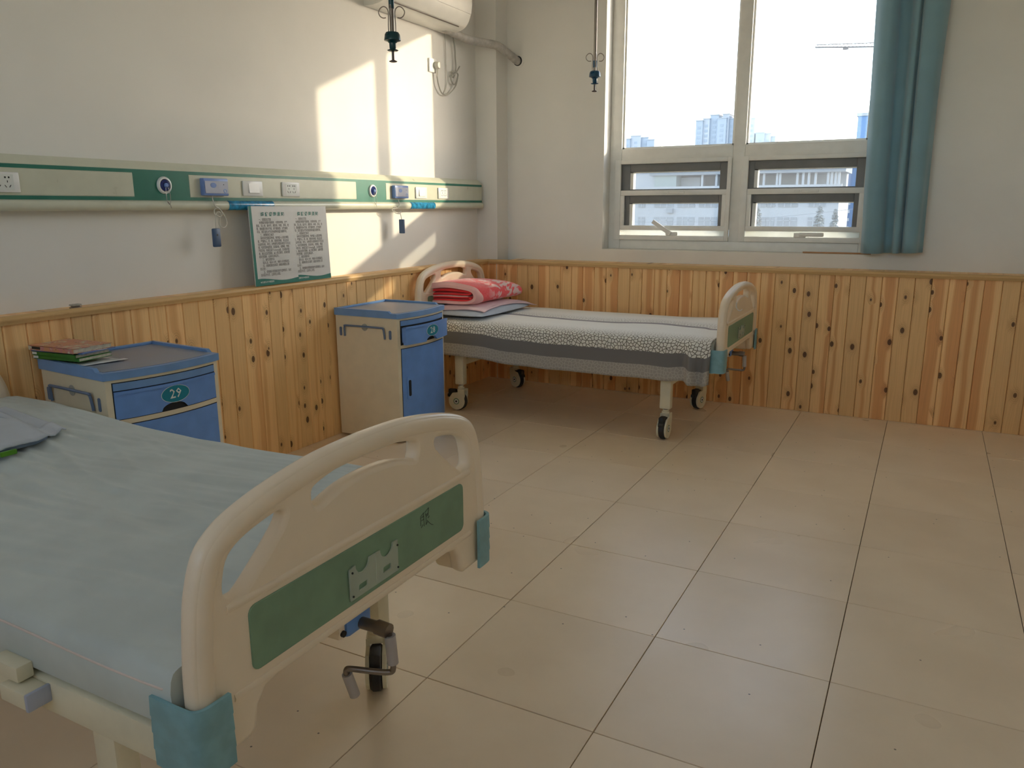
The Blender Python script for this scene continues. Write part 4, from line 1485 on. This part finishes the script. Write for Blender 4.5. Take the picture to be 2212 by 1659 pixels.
def gas_outlet(y):
    o = rp(MB().lathe([(.037, 0), (.037, .004), (.033, .009), (.027, .010), (.027, .004)], (.0572, y, 1.382), 30, 'X'), 'gas_outlet', M['white'], None, 40)
    o2_ = MB().lathe([(.026, .0), (.026, .003)], (.0585, y, 1.382), 26, 'X').build('outlet_gap', M['dark'], o)
    MB().lathe([(.023, 0), (.023, .005), (.015, .010), (.015, .004)], (.060, y, 1.382), 26, 'X').build('valve_ring', M['royal'], o, 40)
    MB().lathe([(.010, 0), (.010, .010), (.006, .014)], (.064, y + .001, 1.382), 16, 'X').build('valve_core', M['call_blue'], o, 40)
    return o


for g in GAS:
    o = gas_outlet(g)
    if g > -3.5:
        MB().tube(cat_rom([(.075, g + .006, 1.372), (.079, g + .009, 1.345), (.078, g + .010, 1.318), (.079, g + .004, 1.303), (.08, g - .006, 1.312), (.08, g + .004, 1.300), (.08, g + .010, 1.284)], 5), .0011, 5).build('string', M['dark_steel'] if g < -2 else M['cord'], o)
        MB().tube(cat_rom([(.075, g - .006, 1.372), (.079, g - .010, 1.34), (.079, g - .008, 1.312), (.079, g + .004, 1.30)], 5), .0011, 5).build('string', M['dark_steel'] if g < -2 else M['cord'], o)


def switch(y0, y1, parent=None):
    o = rp(MB().rbox(.0582, .066, y0, y1, 1.342, 1.413, .003), 'light_switch', M['white'], None, 40)
    yc = (y0 + y1) / 2 + .004
    MB().prism([(.066, 1.355), (.0715, 1.357), (.0675, 1.400), (.066, 1.400)], yc - .033, yc + .033, 'Y').build('rocker', M['white'], o)
    return o


def socket(y0, y1, parent=None):
    o = rp(MB().rbox(.0582, .066, y0, y1, 1.342, 1.414, .003), 'power_socket', M['white'], None, 40)
    MB().rbox(.066, .0668, y0 + .022, y1 - .022, 1.350, 1.406, .0003).build('socket_face', M['print_white'], o)
    h = MB()
    yc = (y0 + y1) / 2
    for s in (-.018, .018):
        for d_ in (-.0065, .0065):
            h.rbox(.0664, .0672, yc + s + d_ - .0028, yc + s + d_ + .0028, 1.392, 1.398, .0003)
        for (d_, e_) in ((-.008, 1), (.008, -1)):
            q = yc + s + d_
            h.tube([(.067, q - .003 * e_, 1.368), (.067, q + .003 * e_, 1.360)], .0012, 5)
        h.tube([(.067, yc + s, 1.384), (.067, yc + s, 1.377)], .0012, 5)
    h.build('pin_holes', M['dark'], o)
    return o


def call_unit(g):
    o = rp(MB().rbox(.0582, .084, g + .190, g + .333, 1.341, 1.418, .004), 'call_unit', M['call_blue'], None, 40)
    MB().rbox(.084, .0865, g + .196, g + .329, 1.351, 1.406, .001).build('call_face', M['call_grey'], o)
    e_ = plate([ellipse(.017, .0115, 24)], .001, .0003, basis((0, 1, 0), (0, 0, 1), (1, 0, 0), (.087, g + .243, 1.387)), 1)
    link('call_badge', e_, o, M['call_blue'])
    e_ = plate([ellipse(.009, .009, 20), ellipse(.0065, .0065, 20)], .001, .0003, basis((0, 1, 0), (0, 0, 1), (1, 0, 0), (.087, g + .309, 1.362)), 1)
    link('call_button', e_, o, M['blue'])
    MB().lathe([(.0022, 0), (.0022, .0008)], (.0865, g + .303, 1.391), 8, 'X').build('call_lamp', M['ink'], o)
    return o


CORD1 = [(-2.705, 1.341), (-2.704, 1.318), (-2.693, 1.294), (-2.664, 1.281), (-2.649, 1.259), (-2.668, 1.246), (-2.7, 1.259), (-2.695, 1.281), (-2.664, 1.281), (-2.633, 1.243), (-2.633, 1.21), (-2.656, 1.195), (-2.675, 1.211), (-2.659, 1.259), (-2.679, 1.267), (-2.697, 1.238), (-2.700, 1.193)]
CORD2 = [(-1.261, 1.337), (-1.26, 1.298), (-1.28, 1.282), (-1.327, 1.275), (-1.308, 1.259), (-1.262, 1.247), (-1.244, 1.259), (-1.267, 1.282), (-1.309, 1.286), (-1.289, 1.251), (-1.252, 1.251), (-1.240, 1.213)]
for g in GAS:
    cu_ = call_unit(g)
    switch(g + .440, g + .567)
    socket(g + .703, g + .828)
    if g in (-2.943, -1.493):
        cd = CORD1 if g < -2 else CORD2
        pts = [(.076 + .004 * math.sin(i * 1.3), a, b_) for i, (a, b_) in enumerate(cd)]
        MB().tube(cat_rom(pts, 6), .0022, 6).build('call_cord', M['cord'], cu_, 180)
        if g < -2:
            hs = MB().rbox(.069, .085, -2.7205, -2.6795, 1.108, 1.193, .005)
            h_ = hs.build('call_handset', M['handset'], cu_, 40)
            MB().lathe([(.004, 0), (.004, .0012)], (.085, -2.700, 1.163), 10, 'X').build('call_push', M['ink'], h_)
        else:
            MB().rbox(.062, .10, -1.247, -1.233, 1.127, 1.213, .004).build('call_handset', M['handset'], cu_, 40)

# ------------------------------------------------------------------ notice boards leaning on the ledge
LINES = ["　　一、调理适应范围", "　　有梗塞及微循环障碍者，对患有哮喘、支气", "管炎、冠心病、脑中风、糖尿病、失眠、耳鸣、眩", "晕、颈肩腰背骨关节病、前列腺疾患、女性痛经",
         "不孕、类风湿性关节炎患者等有辅助调理作用。", "　　二、调理者禁忌事项", "　　体内存在金属异物者、体内植入心脏起搏器", "者、严重的心、肝、肺、肾脏疾病者、有出血或",
         "出血倾向者、孕妇、对物理性调理有明显不良反应", "者、有恶性肿瘤患者、发高烧者、发癫者、情绪", "不稳定者、收缩压高于160mmhg者、主动脉夹层", "者、脑出血急性期者，以上禁忌事项，如果调理",
         "者有意隐瞒，出现的后果自负。", "　　三、最佳调理时间", "　　每天2次，每次1小时，持续15天效果最佳。", "　　四、调理者需如实填写《熵旋调理登记跟", "踪记录》。", "　　五、调理期间调理者如有不适等情况，及时",
         "告知医护人员，立即停止调理。"]
BWD, BHT = .300, .388
lean = math.atan2(.0125, BHT)
ID4 = Matrix.Identity(4)
txt_title = text_mesh("熵 旋 调 理 须 知", .0215, Matrix.Translation((0.004, BHT - .041, .0042)), 'CENTER', 1.0, offset=.0005)
txt_body = text_mesh("\n".join(LINES), .0106, Matrix.Translation((-.108, BHT - .0585, .0042)), 'LEFT', 1.0, 1.0)
# fit the body text into its measured block
xs = [v.co.x for v in txt_body.vertices]
zs = [v.co.y for v in txt_body.vertices]
sx_ = .222 / (max(xs) - min(xs))
sy_ = .285 / (max(zs) - min(zs))
for v in txt_body.vertices:
    v.co.x = -.112 + (v.co.x - min(xs)) * sx_
    v.co.y = BHT - .058 - (max(zs) - v.co.y) * sy_
txt_foot = text_mesh("✚巨鹿东方中医医院", .0105, Matrix.Translation((-.119, .022, .0042)), 'LEFT', 1.0)
for tmm, mm in ((txt_title, 'poster_green'), (txt_body, 'poster_text'), (txt_foot, 'print_white')):
    tmm.materials.append(M[mm])
wave = [(-BWD / 2 + .016, BHT), (-BWD / 2, BHT), (-BWD / 2, 0), (BWD / 2, 0), (BWD / 2, .026)]
for k in range(1, 13):
    t_ = k / 12
    xx = BWD / 2 + (-BWD + .016) * t_
    wave.append((xx, .026 + .0085 * math.sin((t_ - .02) * 1.6 * PI + PI) * (1 - .1 * t_) + .002 * t_))
gl_me = plate([wave], .0008, .0002, Matrix.Translation((0, 0, .0034)), 0)
gl_me.materials.append(M['poster_green'])
bd_me = MB().rbox(-BWD / 2, BWD / 2, 0, BHT, -.003, .003, .0006, 1).mesh('board')
bd_me.materials.append(M['poster'])
for (yc, xo, lab) in ((-2.352, .0980, 'printed white and green notice board with its green side border showing'),
                      (-2.090, .0905, 'printed white and green notice board partly hidden behind its twin')):
    r_ = empty('notice_board', (xo, yc, .9062))
    r_.rotation_euler = basis((0, 1, 0), (-math.sin(lean), 0, math.cos(lean)), (math.cos(lean), 0, math.sin(lean))).to_euler()
    tag(r_, lab, 'notice board', 'notice boards leaning on the ledge')
    bo = link('board', bd_me, r_)
    for nm_, mm in (('green_border', gl_me), ('title_lettering', txt_title), ('body_lettering', txt_body), ('footer_lettering', txt_foot)):
        link(nm_, mm, bo)

# ------------------------------------------------------------------ air conditioner
ac = empty('air_conditioner', (0, -1.0, 2.42))
tag(ac, 'white wall-mounted air conditioner high on the wall above the sunlit patch', 'air conditioner')
ainv = Matrix.Translation((0, 1.0, -2.42))


def ap(o):
    o.matrix_parent_inverse = ainv
    return o


AY0, AY1 = -1.425, -.560
front = cat_rom([(.150, 2.705, 0), (.185, 2.690, 0), (.203, 2.650, 0), (.208, 2.590, 0), (.203, 2.530, 0), (.185, 2.478, 0), (.155, 2.443, 0), (.115, 2.425, 0)], 5)
fp = [(p.x, p.y) for p in front]
prof = [(0.0, 2.705)] + fp + [(.06, 2.416), (0.0, 2.418)]
ap(MB().prism(prof, AY0, AY1, 'Y').build('body', M['ac'], ac, 30))
up = [p for p in fp if p[1] > 2.515]
lo = [p for p in fp if p[1] <= 2.512]
ap(MB().prism([(x_ + .0045, z_) for x_, z_ in up] + [(x_ - .004, z_) for x_, z_ in up[::-1]], AY0 + .004, AY1 - .004, 'Y').build('front_panel', M['ac'], ac, 30))
fl = ap(MB().prism([(x_ + .0045, z_ - .0005) for x_, z_ in lo[:-5]] + [(x_ - .006, z_ + .004) for x_, z_ in lo[:-5][::-1]], AY0 + .03, AY1 - .03, 'Y').build('louver', M['ac'], ac, 30))
q = lo[-5]
ap(MB().tube([(q[0] + .001, AY0 + .04, q[1] - .001), (q[0] + .001, AY1 - .07, q[1] - .001)], .0035, 6).build('louver_gap', M['dark_steel'], ac))
pipe = cat_rom([(.05, -.66, 2.440), (.055, -.54, 2.424), (.075, -.42, 2.408), (.135, -.29, 2.398), (.205, -.205, 2.385), (.235, -.12, 2.350), (.252, -.03, 2.318), (.258, .03, 2.306)], 6)
po_ = MB()
po_.tube(pipe, [.0275 + .0014 * (i % 3 == 0) for i in range(len(pipe))], 14)
ap(po_.build('wrapped_pipe', M['wrap'], ac, 60))
CA = [(-0.582, 2.42), (-0.576, 2.324), (-0.569, 2.234), (-0.566, 2.142), (-0.576, 2.078), (-0.608, 2.028)]
CB_ = [(-0.501, 2.428), (-0.48, 2.355), (-0.468, 2.28), (-0.47, 2.209), (-0.496, 2.151), (-0.526, 2.178), (-0.494, 2.19), (-0.443, 2.178), (-0.474, 2.115), (-0.513, 2.11), (-0.527, 2.147), (-0.471, 2.186), (-0.414, 2.235)]
CC = [(-0.444, 2.158), (-0.482, 2.098), (-0.546, 2.047), (-0.608, 2.024), (-0.653, 2.034), (-0.695, 2.079), (-0.707, 2.138)]
for nm_, cc, rr, xo in (('thin_cable', CA, .0028, .006), ('power_cord', CB_, .0048, .018), ('power_cord', CC, .0044, .020)):
    ap(MB().tube(cat_rom([(xo + .004 * (i % 2), a, b_) for i, (a, b_) in enumerate(cc)], 6), rr, 7).build(nm_, M['cord'] if nm_ == 'thin_cable' else M['cord_grey'], ac, 180))
pg = MB().lathe([(.024, 0), (.024, .02), (.018, .028)], (.0135, -.706, 2.199), 18, 'X')
pg.tube([(.026, -.706, 2.18), (.022, -.707, 2.13)], [.008, .0045], 10)
ap(pg.build('plug', M['cord'], ac, 40))
ws = empty('wall_socket', (0, -.735, 2.195))
MB().rbox(0.0, .012, -.042, .042, -.043, .043, .003).build('socket_plate', M['white'], ws, 40)
MB().rbox(.012, .0128, -.025, .025, -.03, .03, .0003).build('socket_face', M['print_white'], ws)
tag(ws, 'white wall socket under the air conditioner with its plug in', 'socket')

# ------------------------------------------------------------------ hanging drip hooks
K = .000194


def iv_pole(loc, zb, mat, sleeve, label):
    r_ = empty('drip_hanger', (loc[0], loc[1], zb))
    tag(r_, label, 'drip hanger', 'steel drip hangers hanging from the ceiling')
    Zp = lambda yy: (1250 - yy) * K
    MB().tube([(0, 0, Zp(700)), (0, 0, RZ - zb)], .0082, 12).build('pole', M['dark_steel'], r_, 40)
    MB().lathe([(.0105, Zp(sleeve[1])), (.0105, Zp(sleeve[0]))], n=16).build('sleeve', mat, r_, 40)
    MB().lathe([(.010, Zp(1010)), (.0125, Zp(990)), (.0135, Zp(900)), (.020, Zp(868)), (.0315, Zp(850)), (.0315, Zp(835)), (.029, Zp(740)), (.024, Zp(700)), (.009, Zp(695))], n=24).build('cup', mat, r_, 40)
    MB().lathe([(.005, Zp(1045)), (.018, Zp(1043)), (.0218, Zp(1030)), (.018, Zp(1018)), (.010, Zp(1010))], n=24).build('flange', mat, r_, 40)
    MB().lathe([(.005, Zp(1215)), (.005, Zp(1040))], n=12).build('rod', M['iv_rod'], r_, 40)
    MB().lathe([(.010, Zp(1252)), (.0155, Zp(1242)), (.0155, Zp(1230)), (.006, Zp(1208))], n=20).build('end_knob', M['iv_rod'], r_, 40)
    a0 = math.atan2(RIGHT.y, RIGHT.x)
    for ang in (a0, a0 + PI, a0 + PI / 2, a0 - PI / 2):
        d_ = Vector((math.cos(ang), math.sin(ang), 0))
        pts = []
        for (rr, yy) in ((.0135, 700), (.0140, 560), (.0128, 420), (.0125, 330), (.017, 262), (.0285, 225), (.041, 250), (.0495, 320), (.045, 395), (.034, 432), (.022, 428)):
            pts.append((d_.x * rr, d_.y * rr, Zp(yy)))
        MB().tube(cat_rom(pts, 5), .0021, 7).build('hook', M['dark_steel'], r_, 180)
    return r_


iv_pole((1.112, -2.69), 1.832, M['iv_teal'], (50, 265), 'steel drip hanger with dark green cup in front of the air conditioner')
iv_pole((1.291, -1.072), 1.905, M['iv_blue'], (420, 600), 'steel drip hanger with teal blue cup above the corner bed beside the window')

# ------------------------------------------------------------------ outside
gr = MB().box(-900, 900, 1.5, 1500, -9.2, -9.0).build('ground', M['ground'])
gr['kind'] = 'structure'


def facade(root, inv_, y, wins, mat, z_off=0.0, split=True, fmat=None):
    for (x0, x1, z0, z1) in wins:
        w_ = MB().box(x0, x1, y - .12, y + .1, z0, z1).build('window', mat, root)
        w_.matrix_parent_inverse = inv_
        if split:
            fr_ = MB()
            n = 3 if x1 - x0 > 2.2 else 2
            for k in range(1, n):
                xx = x0 + (x1 - x0) * k / n
                fr_.box(xx - .06, xx + .06, y - .18, y - .1, z0, z1)
            zz = z0 + (z1 - z0) * .62
            fr_.box(x0, x1, y - .18, y - .1, zz - .05, zz + .05)
            fr_.build('window_bars', fmat, w_)


D = 130.0
s_ = (D + 5.312) / (45 + 5.312)


def P45(x, z):
    return 3.0175 + (x - 3.0175) * s_, 1.2827 + (z - 1.2827) * s_


def bpart(mb, name, mat, root, inv_):
    o = mb.build(name, mat, root)
    o.matrix_parent_inverse = inv_
    return o


ob = empty('hospital_block', (-20, D, -9))
obi = Matrix.Translation((20, -D, 9))
tag(ob, 'pale multi-storey block with rooftop pergola seen through the lower panes', 'building')
xr, zr = P45(-1.972, 2.42)
xl = -75.0
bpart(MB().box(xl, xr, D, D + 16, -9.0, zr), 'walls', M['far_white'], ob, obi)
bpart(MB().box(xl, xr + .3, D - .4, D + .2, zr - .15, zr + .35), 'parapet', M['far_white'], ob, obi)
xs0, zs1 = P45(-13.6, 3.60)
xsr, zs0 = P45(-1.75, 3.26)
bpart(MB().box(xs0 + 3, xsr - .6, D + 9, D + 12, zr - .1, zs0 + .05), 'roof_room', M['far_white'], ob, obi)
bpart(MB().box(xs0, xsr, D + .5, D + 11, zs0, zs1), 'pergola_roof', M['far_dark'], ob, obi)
for cx in (-5.62, -5.45, -4.45, -4.12, -3.80, -3.42, -2.72, -2.52, -2.30, -2.12, -6.4, -7.4, -8.6, -9.3, -10.2):
    a, _ = P45(cx, 0)
    bpart(MB().box(a - .17, a + .17, D + 1.2, D + 1.6, zr, zs0), 'column', M['far_white'], ob, obi)
a, _ = P45(-13.3, 0)
b_, _ = P45(-11.85, 0)
bpart(MB().box(a, b_, D + 1, D + 8, zr, zs0), 'stair_house', M['far_green'], ob, obi)
a, _ = P45(-15.4, 0)
c_, _ = P45(-13.3, 0)
bpart(MB().box(a, c_, D + 2, D + 8, zr, zs0 + .5), 'roof_room', M['far_white'], ob, obi)
c_, _ = P45(-10.6, 0)
bpart(MB().box(b_, c_, D + 4, D + 8, zr, zs0 - .3), 'roof_room', M['far_white'], ob, obi)
wins = []
for (z0, z1) in ((.13, .65), (1.25, 1.77), (-1.0, -.48), (-2.1, -1.6)):
    for (x0, x1) in ((-14.2, -13.75), (-13.12, -11.85), (-11.59, -10.47), (-10.19, -9.03), (-8.7, -7.5), (-7.2, -6.05), (-5.37, -4.25), (-3.62, -2.7), (-6.0, -5.55), (-16.3, -15.1), (-18, -16.8)):
        p0, q0 = P45(x0, z0)
        p1, q1 = P45(x1, z1)
        wins.append((p0, p1, q0, q1))
facade(ob, obi, D, wins, M['far_window'], fmat=M['far_white'])
ax_, az_ = P45(-12.05, 1.06)
bpart(MB().box(ax_ - .55, ax_ + .55, D - .7, D, az_ - .4, az_ + .35), 'outdoor_unit', M['far_dark'], ob, obi)

# far towers
DT = 560.0
st_ = (DT + 5.312) / (400 + 5.312)


def P400(x, z):
    return 3.0175 + (x - 3.0175) * st_, 1.2827 + (z - 1.2827) * st_


def tower(name, label, blocks, nwin=(6, 14), ztop=None, group=None):
    """blocks: (x0, x1, top) in the plane of the towers"""
    xc, _ = P400(blocks[0][0], 0)
    r_ = empty(name, (xc, DT, -9))
    i_ = Matrix.Translation((-xc, -DT, 9))
    tag(r_, label, 'building', group)
    for k, (x0, x1, tz) in enumerate(blocks):
        a, z1 = P400(x0, tz)
        b__, _ = P400(x1, tz)
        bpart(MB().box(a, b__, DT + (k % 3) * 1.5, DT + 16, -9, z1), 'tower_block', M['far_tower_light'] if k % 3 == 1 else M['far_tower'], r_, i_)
        bpart(MB().box(a - .4, b__ + .4, DT + (k % 3) * 1.5 - .4, DT + 16, z1 - .5, z1), 'cornice', M['far_tower_light'], r_, i_)
        nw = max(1, int((b__ - a) / 4.2))
        zz = z1 - 6
        fl_ = 0
        while zz > z1 - 30 and fl_ < 7:
            for w in range(nw):
                xw = a + (b__ - a) * (w + .5) / nw
                o = MB().box(xw - 1.1, xw + 1.1, DT + (k % 3) * 1.5 - .15, DT + (k % 3) * 1.5 + .2, zz, zz + 1.7).build('window', M['far_tower_window'], r_)
                o.matrix_parent_inverse = i_
            zz -= 3.3
            fl_ += 1
    return r_


tower('apartment_tower', 'wide hazy blue apartment tower on the skyline crossing behind the window mullion',
      [(-107.0, -103.6, 43.6), (-103.6, -100.4, 44.4), (-100.4, -96.2, 46.1), (-96.2, -91.9, 44.2), (-94.0, -90.9, 46.1), (-91.9, -87.4, 43.9), (-87.4, -84.4, 46.4), (-84.4, -78.3, 43.4)])
tower('apartment_tower', 'small hazy apartment tower standing next to the widest skyline tower', [(-77.4, -73.3, 36.5), (-73.3, -70.5, 36.0), (-70.5, -68.5, 34.6)])
tower('apartment_tower', 'low hazy apartment tower on the skyline beside the window frame', [(-148, -141.5, 36.4), (-141.5, -136.0, 37.8), (-136.0, -132.2, 36.9), (-132.2, -128.3, 35.5)])

# blue tower beside the curtain
bt = empty('blue_tower', (0, 200, -9))
bti = Matrix.Translation((0, -200, 9))
tag(bt, 'blue glass tower half hidden by the teal curtain', 'building')
s2 = (200 + 5.312) / (150 + 5.312)
bx0 = 3.0175 + (-10.43 - 3.0175) * s2
bz1 = 1.2827 + (17.06 - 1.2827) * s2
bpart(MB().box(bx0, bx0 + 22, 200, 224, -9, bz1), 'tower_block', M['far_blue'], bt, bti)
bpart(MB().box(-19.5, bx0 + 1, 201, 224, -9, 11.5), 'podium', M['far_blue'], bt, bti)
bpart(MB().box(bx0 - .3, bx0 + 22.3, 199.7, 224.3, bz1 - .5, bz1 + .2), 'roof_edge', M['far_dark'], bt, bti)
for k in range(5):
    o = MB().box(-15.4, -14.6, 200.8, 201.1, 1.6 - k * 1.9, 2.3 - k * 1.9).build('window', M['white'], bt)
    o.matrix_parent_inverse = bti

# tower crane jib
DC = 330.0
s3 = (DC + 5.312) / (220 + 5.312)
P220 = lambda x, z: (3.0175 + (x - 3.0175) * s3, DC, 1.2827 + (z - 1.2827) * s3)
cz = empty('tower_crane', P220(-10, 40))
czi = Matrix.Translation([-v for v in P220(-10, 40)])
tag(cz, 'thin lattice jib of a tower crane against the bright sky', 'crane')
jb = MB()
A0, A1 = Vector(P220(-28.2, 41.10)), Vector(P220(-5, 39.25))
T0, T1 = Vector(P220(-27.95, 41.62)), Vector(P220(-5, 40.32))
A0b, A1b = A0 + Vector((0, 1.4, 0)), A1 + Vector((0, 1.4, 0))
for (p, q) in ((A0, A1), (T0, T1), (A0b, A1b)):
    jb.tube([p, q], .15, 5)
n = 26
for k in range(n + 1):
    t0_, t1_ = k / n, min((k + .5) / n, 1)
    jb.tube([A0.lerp(A1, t0_), T0.lerp(T1, t1_)], .085, 4)
    jb.tube([T0.lerp(T1, t1_), A0.lerp(A1, min((k + 1) / n, 1))], .085, 4)
    jb.tube([A0.lerp(A1, t0_), A0b.lerp(A1b, t0_)], .085, 4)
jo = jb.build('jib', M['crane'], cz)
jo.matrix_parent_inverse = czi
tq = Vector(P220(-20.86, 40.2))
o = MB().box(tq.x - 1.0, tq.x + 1.0, tq.y - .3, tq.y + 1.2, tq.z - .35, tq.z + .15).build('trolley', M['crane'], cz)
o.matrix_parent_inverse = czi
mx_ = Vector(P220(-5, 39.2))
o = MB().box(mx_.x - .8, mx_.x + .8, mx_.y - .8, mx_.y + .8, -9, mx_.z + 3).build('mast', M['crane'], cz)
o.matrix_parent_inverse = czi


# conifers in front of the block
def conifer(loc, h, r, label, seed):
    rnd_ = random.Random(seed)
    t = empty('conifer', loc)
    tag(t, label, 'tree', 'conifers in front of the pale block')
    MB().tube([(0, 0, 0), (0, 0, h * .95)], [.22, .04], 7).build('trunk', M['far_tree'], t)
    mb = MB()
    n = 420
    for k in range(n):
        f_ = (k + rnd_.random()) / n
        z = h * (.12 + .88 * f_)
        rr = r * (1 - f_) ** .8 * rnd_.uniform(.35, 1.05) + .06
        a = rnd_.uniform(0, 2 * PI)
        c = Vector((math.cos(a) * rr, math.sin(a) * rr, z - rr * .25))
        L = rnd_.uniform(.35, .75) * (.6 + .7 * (1 - f_))
        d_ = Vector((math.cos(a), math.sin(a), rnd_.uniform(-.5, .15))).normalized()
        w = d_.cross(Vector((0, 0, 1))).normalized() * L * .45
        u = Vector((0, 0, L * .35))
        mb.add([c - d_ * L * .6, c + w, c + d_ * L * .7, c - w, c + u, c - u * .6], [(0, 1, 4), (1, 2, 4), (2, 3, 4), (3, 0, 4), (1, 0, 5), (2, 1, 5), (3, 2, 5), (0, 3, 5)])
    mb.build('foliage', M['far_tree'], t)
    return t


def P45y(x, z, y):
    k_ = (y + 5.312) / (45 + 5.312)
    return 3.0175 + (x - 3.0175) * k_, 1.2827 + (z - 1.2827) * k_


for (x_, z_, y_, r_w, lab, sd_) in ((-2.97, 1.30, 100, 1.55, 'tall hazy conifer in front of the pale block seen in the lower window', 3),
                                    (-2.10, 1.12, 104, 1.2, 'slimmer hazy conifer beside the corner of the pale block', 5),
                                    (-6.55, 1.25, 98, 1.3, 'hazy conifer at the middle of the pale block, cut by the sash frame', 9)):
    X_, Z_ = P45y(x_, z_, y_)
    conifer((X_, y_, -9.0), Z_ + 9.0, r_w, lab, sd_)
wr = MB()
pw = []
for k in range(41):
    t = k / 40
    X_, Z_ = P45y(-16 + 17 * t, .36 + 1.05 * t ** 1.5, 70)
    pw.append((X_, 70, Z_ - .35 * math.sin(t * PI)))
wr.tube(pw, .02, 5)
po2 = wr.build('power_line', M['far_dark'])
tag(po2, 'thin overhead cable sagging across the view in front of the pale block', 'cable')
for e_ in (pw[0], pw[-1]):
    pass
